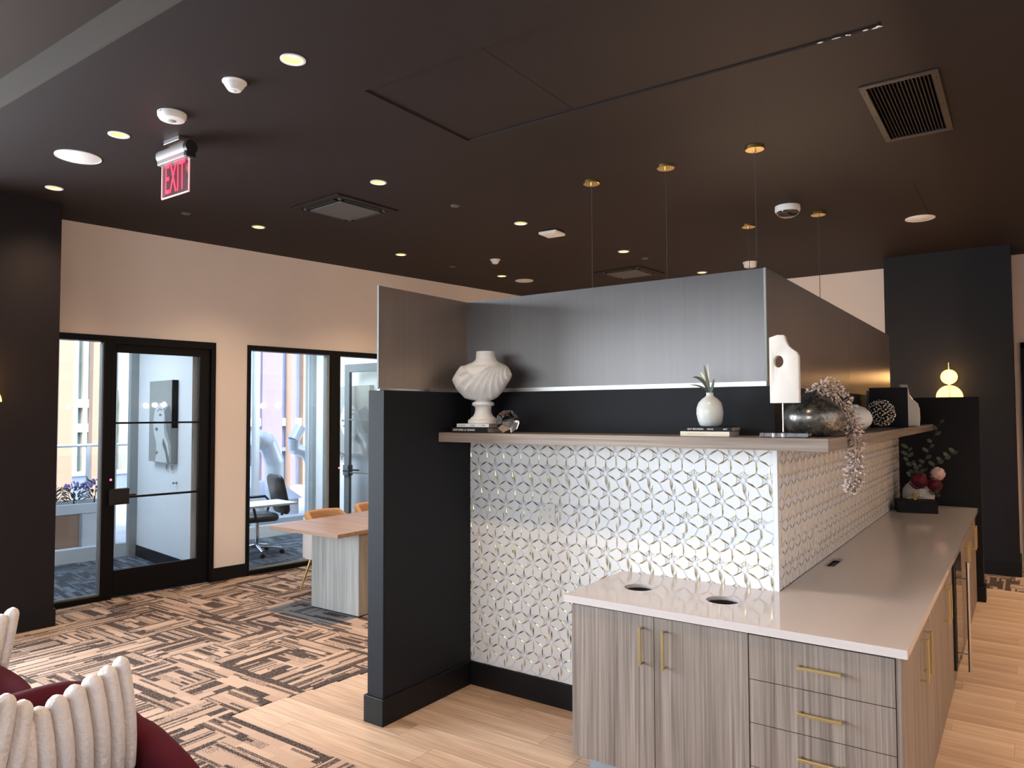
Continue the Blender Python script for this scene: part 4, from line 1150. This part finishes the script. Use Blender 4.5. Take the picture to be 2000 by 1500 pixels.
# ---- wall lamps: a disc over a half disc on a brass rod
def sconce(label, fn, base):
    o = thing('wall_sconce', label, 'wall lamp', base, 0, 'alabaster wall sconces')
    MB().prism(circ(0, .15, .082, 40), fn, .03, .045).build('glowing_disc', 'alab', o, smooth=30)
    hd = [(.13*math.cos(PI*i/28), -.075+.13*math.sin(PI*i/28)) for i in range(29)]
    MB().prism(hd, fn, .03, .045).build('glowing_half_disc', 'alab', o, smooth=30)
    MB().prism([(-.005, -.12), (.005, -.12), (.005, .31), (-.005, .31)], fn, .046, .056).build('rod', 'brass', o)
    MB().prism(circ(0, .09, .03, 24), fn, 0, .03).build('backplate', 'brass', o)
SPX = (.342, 5.70, 2.00)
sconce('glowing disc-and-half-disc sconce on the dark pillar', lambda a, b_, c: (a, -c, b_), SPX)
light('sconce_glow', 'POINT', (.342, 5.40, 2.16), 4, (1, .55, .22), shadow_soft_size=.06)
q = lw(-1.16, -.600, 1.945)
def lfn(a, b_, c): v_ = LD*a - LV*c; return (v_.x, v_.y, b_)
sconce('glowing sconce on the dark column at the left edge', lfn, q)
light('sconce_glow', 'POINT', lw(-1.2, -.85, 2.1), 3, (1, .55, .22), shadow_soft_size=.06)

# ================================================================== ROOM FURNITURE
tb = thing('dining_table', 'wood-topped table on a broad grey panel base', 'table', (-4.12, 1.6, 0))
w0 = (-4.12, 1.6, 0)
MB().box(-4.56, -3.655, .345, 2.75, .727, .760).build('tabletop', 'tabletop', tb, world=w0, bevel=.002)
MB().box(-4.34, -3.72, .64, .86, .012, .727).build('pedestal', 'tablebase', tb, world=w0, bevel=.003)
MB().box(-4.34, -3.72, 2.25, 2.47, .012, .727).build('pedestal', 'tablebase', tb, world=w0, bevel=.003)
MB().box(-4.33, -3.73, .65, .85, 0, .012).build('foot_plate', 'black', tb, world=w0)
MB().box(-4.33, -3.73, 2.26, 2.46, 0, .012).build('foot_plate', 'black', tb, world=w0)

def shell(mb, path, hts, t, z0, ends=True):
    """upright padded wall following a plan path, rounded on top"""
    P = [Vector((x, y, 0)) for x, y in path]; n = len(P); rows = []
    for i, p_ in enumerate(P):
        tg = (P[min(i+1, n-1)]-P[max(i-1, 0)]).normalized(); nr = Vector((tg.y, -tg.x, 0))
        e = min(i, n-1-i); tt = t*(1 if not ends or e > 2 else (.45, .80, .95)[e])
        h = hts[i]-(0 if not ends or e > 2 else (.03, .010, .002)[e]); r = tt/2
        sec = [(-r, z0), (-r, z0+(h-r-z0)*.5), (-r, h-r)]+[(-r*math.cos(PI*k/8), h-r+r*math.sin(PI*k/8)) for k in range(1, 8)]+[(r, h-r), (r, z0+(h-r-z0)*.5), (r, z0)]
        rows.append([p_+nr*o_+Vector((0, 0, z_)) for o_, z_ in sec])
    mb.grid(rows, True, (True, True)); return mb
def upath(w, d, r, n=9):
    """U in plan, open to +x: back at x=0 side, arms running to x=d"""
    pts = [(d, -w)]
    for i in range(4): pts.append((d+(r-d)*(i+1)/4.0, -w))
    for i in range(1, n): a = PI/2*i/n; pts.append((r-r*math.sin(a), -w+r-r*math.cos(a)))
    for i in range(5): pts.append((0, (-w+r)+(2*(w-r))*i/4))
    for i in range(1, n): a = PI/2*i/n; pts.append((r-r*math.cos(a), w-r+r*math.sin(a)))
    for i in range(5): pts.append((r+(d-r)*i/4, w))
    return pts
def dining_chair(loc, rz, label):
    o = thing('dining_chair', label, 'chair', (*loc, 0), rz, 'peach boucle chairs at the table')
    path = upath(.235, .36, .20)
    path = [(x-.24, y) for x, y in path]
    hts = [.52+.27*max(0, min(1, (.20-x)/.34))**.8 for x, y in path]
    shell(MB(), path, hts, .055, .36).build('backrest', 'boucle', o, smooth=60)
    p2 = [(x-.0-.024 if abs(y) < .2 else x-.01, y*1.085) for x, y in path]
    shell(MB(), p2, [h-.05 for h in hts], .022, .35).build('outer_shell', 'shellw', o, smooth=60)
    b = MB(); rows = []
    for z_, s_ in ((.34, .80), (.36, .97), (.40, 1.0), (.445, .98), (.465, .88), (.470, .60)):
        rows.append([(.235*s_*math.copysign(abs(math.cos(a))**.7, math.cos(a))-.01, .225*s_*math.copysign(abs(math.sin(a))**.7, math.sin(a)), z_) for a in [2*PI*k/32 for k in range(32)]])
    b.grid(rows, True, (True, True)).build('seat', 'boucle', o, smooth=60)
    for sx in (-1, 1):
        for sy in (-1, 1):
            MB().tube([(sx*.15, sy*.14, .35), (sx*.235, sy*.215, 0)], [.014, .008], 10).build('leg', 'brass', o, smooth=60)
dining_chair((-4.66, 1.17), math.radians(4), 'peach padded chair with white outer shell tucked at the table corner')
dining_chair((-4.70, 1.86), math.radians(0), 'peach padded chair half hidden behind the dark stub wall')

def armchair(loc, rz, label, hb, ha, arm_front):
    o = thing('armchair', label, 'armchair', (*loc, 0), rz, 'burgundy velvet armchairs')
    path = [(x-.35, y) for x, y in upath(.42, .70, .30)]
    hts = []
    for x, y in path:
        t = max(0, min(1, (x+.35)/.24)); hts.append(hb+(ha-hb)*(t*t*(3-2*t))+(arm_front-ha)*max(0, (x+.1)/.45))
    shell(MB(), path, hts, .13, .10).build('backrest', 'velvet', o, smooth=60)
    b = MB(); rows = []
    for z_, s_ in ((.12, .93), (.15, 1.0), (.31, 1.0), (.365, .97), (.388, .86)):
        rows.append([(.30*s_*math.copysign(abs(math.cos(a))**.4, math.cos(a))+.06, .352*s_*math.copysign(abs(math.sin(a))**.4, math.sin(a)), z_) for a in [2*PI*k/40 for k in range(40)]])
    b.grid(rows, True, (True, True)).build('seat', 'velvet', o, smooth=60)
    for sx in (-.26, .28):
        for sy in (-.28, .28): MB().tube([(sx, sy, .12), (sx*1.05, sy*1.05, 0)], [.018, .012], 10).build('leg', 'black', o, smooth=60)
armchair((-1.83, -2.605), 0, 'burgundy velvet armchair nearest the camera at lower left', .69, .515, .40)
armchair((-3.02, -2.745), 0, 'burgundy velvet armchair farther back at the left edge', .61, .56, .55)
def cushion(loc, label, rolls, rz=0, dx=.055):
    o = thing('cushion', label, 'cushion', loc, rz, 'cream channelled plush cushions')
    for (yb, zb, yt, zt, r) in rolls:
        pts = []; rad = []
        n = 44
        for i in range(n+1):
            t = i/n; z_ = zb+(zt-zb)*t; y_ = yb+(yt-yb)*t**1.3
            pts.append((.03*math.sin(PI*t)-.05*t, y_, z_))
            e = min(t, 1-t)*(zt-zb)
            rad.append(r*math.sqrt(max(.03, 1-max(0, 1-e/(r*1.25))**2))*(.95+.05*math.sin(PI*t)))
        MB().tube(pts, rad, 18, True, ((1, 0, 0), 1.75, 1.06)).build('channel', 'fur', o, smooth=60)
R0 = [(-2.655, .38, -2.640, .690, .033), (-2.590, .38, -2.594, .712, .034), (-2.525, .38, -2.535, .735, .034), (-2.460, .38, -2.474, .754, .034), (-2.398, .38, -2.412, .773, .033), (-2.342, .38, -2.355, .790, .031), (-2.293, .38, -2.302, .812, .027),
      (-2.722, .38, -2.640, .752, .034), (-2.785, .38, -2.692, .790, .034), (-2.85, .38, -2.76, .80, .034), (-2.91, .38, -2.85, .81, .03)]
cushion((-1.865, -2.6, .43), 'cream channelled plush cushion on the nearest burgundy armchair', [(a+2.6, b_-.43, c+2.6, d-.43, r) for a, b_, c, d, r in R0])
cushion((-3.13, -2.61, .43), 'cream plush cushion on the farther burgundy armchair at left edge', [(a+2.6, b_-.43, c+2.65+.06, d-.43-.02, r*1.1) for a, b_, c, d, r in R0])

# ================================================================== INSIDE THE OFFICES
def portrait(label, w_, v0, v1, z0, z1, side, group='portrait canvases in the offices'):
    """canvas hanging on a partition; side -1 faces the near office"""
    o = thing('portrait_canvas', label, 'picture', lw(w_, (v0+v1)/2, z0), LTH, group)
    D = .075; h = z1-z0; hv = (v1-v0)/2
    MB().box(-D, -.002, -hv, hv, 0, h).build('canvas', 'canvas', o, bevel=.004)
    MB().box(-D+.004, -.004, -hv-.0015, -hv, h*.42, h).build('side_print', 'canvass', o)
    def poly(name, pts, mk, d):
        # pts: (s, t) s from left (far side) to right (near side), t up
        f = lambda a, b_, c: (-D-c, hv-a*2*hv, b_*h)
        MB().prism(pts, f, .0002, d).build(name, mk, o)
    poly('face_print', [(.22, .55), (.20, .45), (.23, .36), (.28, .30), (.34, .24), (.36, .10), (.30, .0), (.85, .0), (.92, .12), (.86, .24), (.72, .33), (.68, .45), (.70, .58), (.62, .68), (.50, .735), (.42, .70), (.34, .735), (.28, .66)], 'canvasw', .0009)
    poly('hair_print', [(.70, .62), (.80, .40), (.98, .22), (1.0, .40), (1.0, .62), (.9, .7)], 'canvasd', .0012)
    poly('hair_print', [(.66, .30), (.80, .20), (.95, .0), (.84, .0), (.76, .12), (.62, .22)], 'canvasd', .0014)
    poly('brow_print', [(.38, .615), (.48, .645), (.60, .63), (.60, .642), (.48, .66), (.38, .63)], 'canvasd', .0014)
    poly('eye_print', [(.44, .575), (.51, .598), (.60, .578), (.52, .562)], 'canvasd', .0014)
    poly('lip_print', [(.27, .40), (.34, .43), (.44, .405), (.36, .375)], 'canvasd', .0014)
    poly('nose_print', [(.24, .50), (.30, .50), (.33, .475), (.25, .465)], 'canvasd', .0014)
    poly('chin_print', [(.30, .11), (.44, .14), (.40, .09)], 'canvasd', .0014)
portrait('grey portrait canvas of a face seen through the closed glass door', .952, .86, 1.52, 1.21, 2.155, -1)
portrait('portrait canvas of a face behind the half-open second office door', 3.46, .60, 1.48, 1.21, 2.15, -1)
def switch(w_, v_, z_, label):
    o = thing('light_switch', label, 'switch', lw(w_, v_, z_), LTH)
    MB().box(-.006, 0, -.036, .036, -.058, .058).build('cover_plate', 'white', o, bevel=.0015)
    MB().box(-.010, -.006, -.014, .014, -.03, .03).build('rocker', 'gframe', o)
switch(.952, 1.155, 1.15, 'left one of two wall switches under the first portrait')
switch(.952, 1.00, 1.15, 'right one of two wall switches under the first portrait')
switch(3.46, 1.36, 1.13, 'wall switch under the portrait in the second office')
hk = MB().lathe([(.018, 0), (.018, .004), (.007, .008), (.006, .03), (.014, .034), (.014, .044), (.004, .05)], (0, 0, 0), 20, 'x').build('door_stop', 'gframe', smooth=40)
hk.location = lw(.952, .87, .985); hk.rotation_euler = (0, 0, LTH+PI); tag(hk, 'small grey wall bumper below the two switches', 'door stop')
dk = thing('desk', 'thin light-topped desk at the second office window', 'desk', lw(1.75, .42, 0), LTH)
MB().box(-.55, .32, -.25, .22, .700, .722).build('desktop', 'wframe', dk, bevel=.002)
for x_, y_ in ((-.50, -.2), (-.5, .17)): MB().tube([(x_, y_, 0), (x_, y_, .70)], .018, 10).build('leg', 'steel', dk, smooth=60)
MB().box(-.53, -.47, -.22, .19, .68, .70).build('rail', 'steel', dk)
oc = thing('office_chair', 'black executive office chair with chrome base behind the desk', 'chair', lw(2.02, 1.06, 0), LTH+math.radians(172))
def slab_pad(mb, c, ux_, uy_, uz_, hx_, hy_, hz_, bul=.02):
    rows = []
    for t in [i/6 for i in range(7)]:
        f = math.sin(PI*(.12+.76*t))
        rows.append([Vector(c)+Vector(uz_)*(-hz_+2*hz_*t)+Vector(ux_)*hx_*(.88+.12*f)*math.copysign(abs(math.cos(a))**.35, math.cos(a))+Vector(uy_)*hy_*(.88+.12*f)*math.copysign(abs(math.sin(a))**.35, math.sin(a)) for a in [2*PI*k/32 for k in range(32)]])
    mb.grid(rows, True, (True, True)); return mb
slab_pad(MB(), (.02, 0, .47), (1, 0, 0), (0, 1, 0), (0, 0, 1), .24, .25, .04).build('seat', 'black', oc, smooth=60)
slab_pad(MB(), (-.27, 0, .74), (.22, 0, .975), (0, 1, 0), (-.975, 0, .22), .26, .24, .035).build('backrest', 'black', oc, smooth=60)
for s_ in (-1, 1): MB().tube([(-.22, s_*.25, .50), (-.26, s_*.27, .62), (-.20, s_*.28, .69), (.08, s_*.28, .69), (.14, s_*.28, .62), (.10, s_*.26, .47)], .017, 10).build('armrest', 'black', oc, smooth=60)
MB().tube([(0, 0, .08), (0, 0, .44)], .028, 14).build('gas_lift', 'chrome', oc, smooth=40)
for i in range(5):
    a = 2*PI*i/5+.2; c_, s_ = math.cos(a), math.sin(a)
    lg_ = MB().tube([(0, 0, .11), (c_*.30, s_*.30, .075)], [.026, .014], 10).build('base_arm', 'chrome', oc, smooth=60)
    MB().lathe([(.028, -.022), (.030, -.018), (.030, .018), (.028, .022)], (c_*.30, s_*.30, .030), 16, 'y').build('caster', 'black', lg_, smooth=40)
for (w_, e_) in ((-.55, 28), (2.15, 52)):
    light('office_fill_light', 'AREA', lw(w_, 1.2, 2.88), e_, (.74, .87, 1.0), (0, 0, LTH), shape='RECTANGLE', size=1.1, size_y=1.4)  # unseen area lights added to brighten the offices

# ================================================================== OUTSIDE
struct('floor', MB().box(-3.0, 12, 2.26, 16, -.35, -.10), 'concrete', lwf=True)
def lthing(name, label, cat, w_, v_, z_=0, group=None): return thing(name, label, cat, lw(w_, v_, z_), LTH, group)
pt = lthing('planter_box', 'white planter box with rust brown panel outside the first office', 'planter', .2, 3.3, -.10)
b = MB().box(-1.6, .85, 0, .05, .54, .67).box(-1.6, .85, .60, .65, 0, .67).box(-1.6, -1.55, 0, .65, 0, .67).box(.80, .85, 0, .65, 0, .67).box(-1.6, .85, .0, .03, 0, .10)
b.build('wall', 'concrete', pt, bevel=.004)
MB().box(-1.5, .46, .012, .02, .10, .54).build('front_panel', 'rust', pt)
MB().box(.48, .80, .008, .02, .10, .54).build('front_panel', 'concrete', pt)
MB().box(.455, .485, .0, .03, .08, .55).build('post', 'gframe', pt)
MB().box(-1.55, .80, .05, .60, .50, .60).build('soil', 'dirt', pt)
def plant(w_, v_, z_, h, mk, label, n=90, sp=.15, seed=1):
    o = lthing('planter_shrub', label, 'shrub', w_, v_, z_, 'shrubs in the terrace planter'); r_ = random.Random(seed); b = MB()
    for i in range(n):
        a = r_.uniform(0, 2*PI); rr = sp*math.sqrt(r_.random()); hh = h*r_.uniform(.25, 1)
        dv = Vector((math.cos(a), math.sin(a), r_.uniform(.2, 1.4)))
        oval_leaf(b, (rr*math.cos(a)*.8, rr*math.sin(a), hh), dv, (r_.uniform(-1, 1), r_.uniform(-1, 1), 1), r_.uniform(.05, .10), r_.uniform(.015, .03), 6)
    b.build('foliage', mk[0], o, kind='stuff')
    if len(mk) > 1:
        b = MB()
        for i in range(n//3):
            a = r_.uniform(0, 2*PI); rr = sp*math.sqrt(r_.random()); b.sphere((rr*math.cos(a), rr*math.sin(a), h*r_.uniform(.75, 1.12)), r_.uniform(.012, .02), 6, 4)
        b.build('blossoms', mk[1], o, kind='stuff')
    MB().tube([(0, 0, 0), (0, 0, h*.4)], .01, 6).build('stem', 'leafd', o)
plant(.02, 3.6, .5, .28, ('leafg',), 'grey-green spiky shrub at the left end of the planter view', seed=1)
plant(.40, 3.6, .5, .28, ('leafg',), 'grey-green shrub beside the purple blooms in the planter', seed=2)
plant(.66, 3.58, .5, .30, ('leafg', 'purple'), 'purple flowering shrub in the terrace planter', seed=3)
plant(.92, 3.6, .5, .34, ('leafg', 'purple'), 'taller flowering shrub at the planter corner', seed=4)
rl = lthing('terrace_railing', 'pale metal railing behind the terrace planter', 'railing', 1.0, 4.6, -.1)
MB().tube([(-2.6, 0, 1.40), (2.2, 0, 1.40)], .024, 12).build('handrail', 'rail', rl, smooth=60)
for x_ in (-2.4, -1.2, .12, 1.4): MB().box(x_-.025, x_+.025, -.02, .02, 0, 1.39).build('post', 'rail', rl)
for a_, b_ in ((-2.37, -1.23), (-1.17, .09), (.15, 1.37)): MB().box(a_, b_, -.005, .005, .1, 1.25).build('glass_panel', 'glass', rl)
for i, (x0, x1) in enumerate(((1.84, 2.10), (2.45, 2.72), (.9, 1.15))):
    o = MB().box(-.13, .13, -.13, .13, 0, 9).build('facade_fin', 'tan'); o.location = lw((x0+x1)/2, 9.1, -.1); o.rotation_euler = (0, 0, LTH)
    tag(o, ('left tan facade fin seen through the sidelight', 'right tan facade fin seen through the sidelight', 'outer tan facade fin at the left end')[i], 'column', 'tan facade fins across the terrace')
pw = lthing('parapet_wall', 'low blue-grey parapet across the terrace', 'wall', 3.0, 10.5, -.1)
MB().box(-3.5, 2.2, 0, .3, .5, .58).build('coping', 'concrete', pw); MB().box(-3.5, 2.2, .05, .25, 0, .5).build('glass_panel', 'glassb', pw)
tw = lthing('office_tower', 'cream high-rise with vertical window strips in the distance', 'building', 12.5, 45.5, -12)
MB().box(-9, 2.2, .5, 12, 0, 60).build('glazing', 'towerg', tw)
for i in range(20):
    x_ = -9+i*.57; MB().box(x_, x_+.27, 0, .55, 0, 60).build('pier', 'towerw', tw)
for z_ in (12.6, 14.2, 3.0, 8.2, 24, 36): MB().box(-9, 2.2, -.05, .55, z_, z_+.55).build('band', 'towerw', tw)
tw2 = lthing('side_tower', 'pale apartment block with dark windows behind the first office', 'building', 15.7, 44, -12)
MB().box(-.9, 5, 0, 10, 0, 15.4).build('wall', 'towerw', tw2)
for k in range(9):
    for j in range(4): MB().box(-.7+j*.8, -.25+j*.8, -.04, .05, 9.3+k*.68, 9.7+k*.68).build('window', 'towerg', tw2)
# second office view: facade, pipes, ducts, plant unit
fc = lthing('glass_facade', 'bluish glazed neighbouring facade with mauve fins', 'building', 6.6, 9.6, -.1)
MB().box(-2.2, 3.0, .2, .4, 0, 9).build('glazing', 'glassb', fc)
for x_, w_, mk in ((-1.55, .22, 'gframe'), (-.95, .12, 'rail'), (-.62, .16, 'rail'), (-.1, .55, 'mauve'), (.62, .2, 'mauve'), (1.05, .14, 'tan')):
    MB().box(x_, x_+w_, 0, .25, 0, 9).build('fin', mk, fc)
MB().box(-2.2, 3.0, .05, .22, 1.55, 1.75).build('band', 'concrete', fc); MB().box(-2.2, 3.0, .05, .22, .9, 1.0).build('band', 'gframe', fc)
pp = MB().tube([(0, 0, 0), (0, 0, 7)], .05, 14).build('drain_pipe', 'tan', smooth=60); pp.location = lw(5.15, 5.9, -.1); tag(pp, 'slim tan vertical pipe outside the second office', 'pipe')
def duct(label, base, pts, r):
    o = lthing('air_duct', label, 'duct', *base, group='galvanised ducts on the terrace')
    for i in range(len(pts)-1):
        a, b_ = Vector(pts[i]), Vector(pts[i+1]); e = (b_-a).normalized()*.015
        MB().tube([a-e, b_+e], r, 24).build('segment', 'galv', o, smooth=40)
        if i: MB().tube([a-e*.8, a+e*.8], r*1.05, 24).build('seam_band', 'galv', o, smooth=40)
duct('large galvanised elbow duct outside the second office window', (3.80, 4.0, -.1), [(.03, 0, .2), (.03, 0, 1.02), (-.10, 0, 1.36), (-.28, 0, 1.45), (-.44, 0, 1.32), (-.50, .05, 1.05)], .155)
duct('smaller galvanised elbow duct beside the window frame', (4.20, 4.0, -.1), [(.12, 0, 1.62), (.0, 0, 1.42), (.03, .05, 1.26), (.30, .1, 1.16), (.42, .12, .95), (.42, .12, .0)], .10)
hv = lthing('plant_unit', 'pale rooftop equipment housing below the elbow duct', 'machine', 4.0, 4.5, -.1)
b = MB(); b.box(-.85, .45, -.25, .9, 0, .35); b.build('housing', 'galv', hv, bevel=.01)
b = MB(); b.grid([[(x_, y_, z_) for x_, y_ in ((-.9*s_, -.3*s_), (.5*s_, -.3*s_), (.5*s_, .95*s_), (-.9*s_, .95*s_))] for s_, z_ in ((1, .35), (.3, .66))], True, (True, True)).build('hood', 'galv', hv)
cb = lthing('kerb_block', 'pale kerb block outside the second office glass', 'kerb', 3.1, 2.75, -.1)
MB().box(-.6, .7, -.1, .12, 0, .28).build('kerb_body', 'concrete', cb, bevel=.01)
ps = lthing('pebble_bed', 'bed of pale pebbles outside the second office', 'pebbles', 3.75, 3.12, -.1)
b = MB(); r_ = random.Random(5)
for i in range(160): b.sphere((r_.uniform(-.4, .5), r_.uniform(-.2, .5), .04+r_.uniform(0, .14)), r_.uniform(.025, .05), 7, 5, (1, 1.2, .7))
b.build('pebbles', 'pebble', ps, smooth=60, kind='stuff')
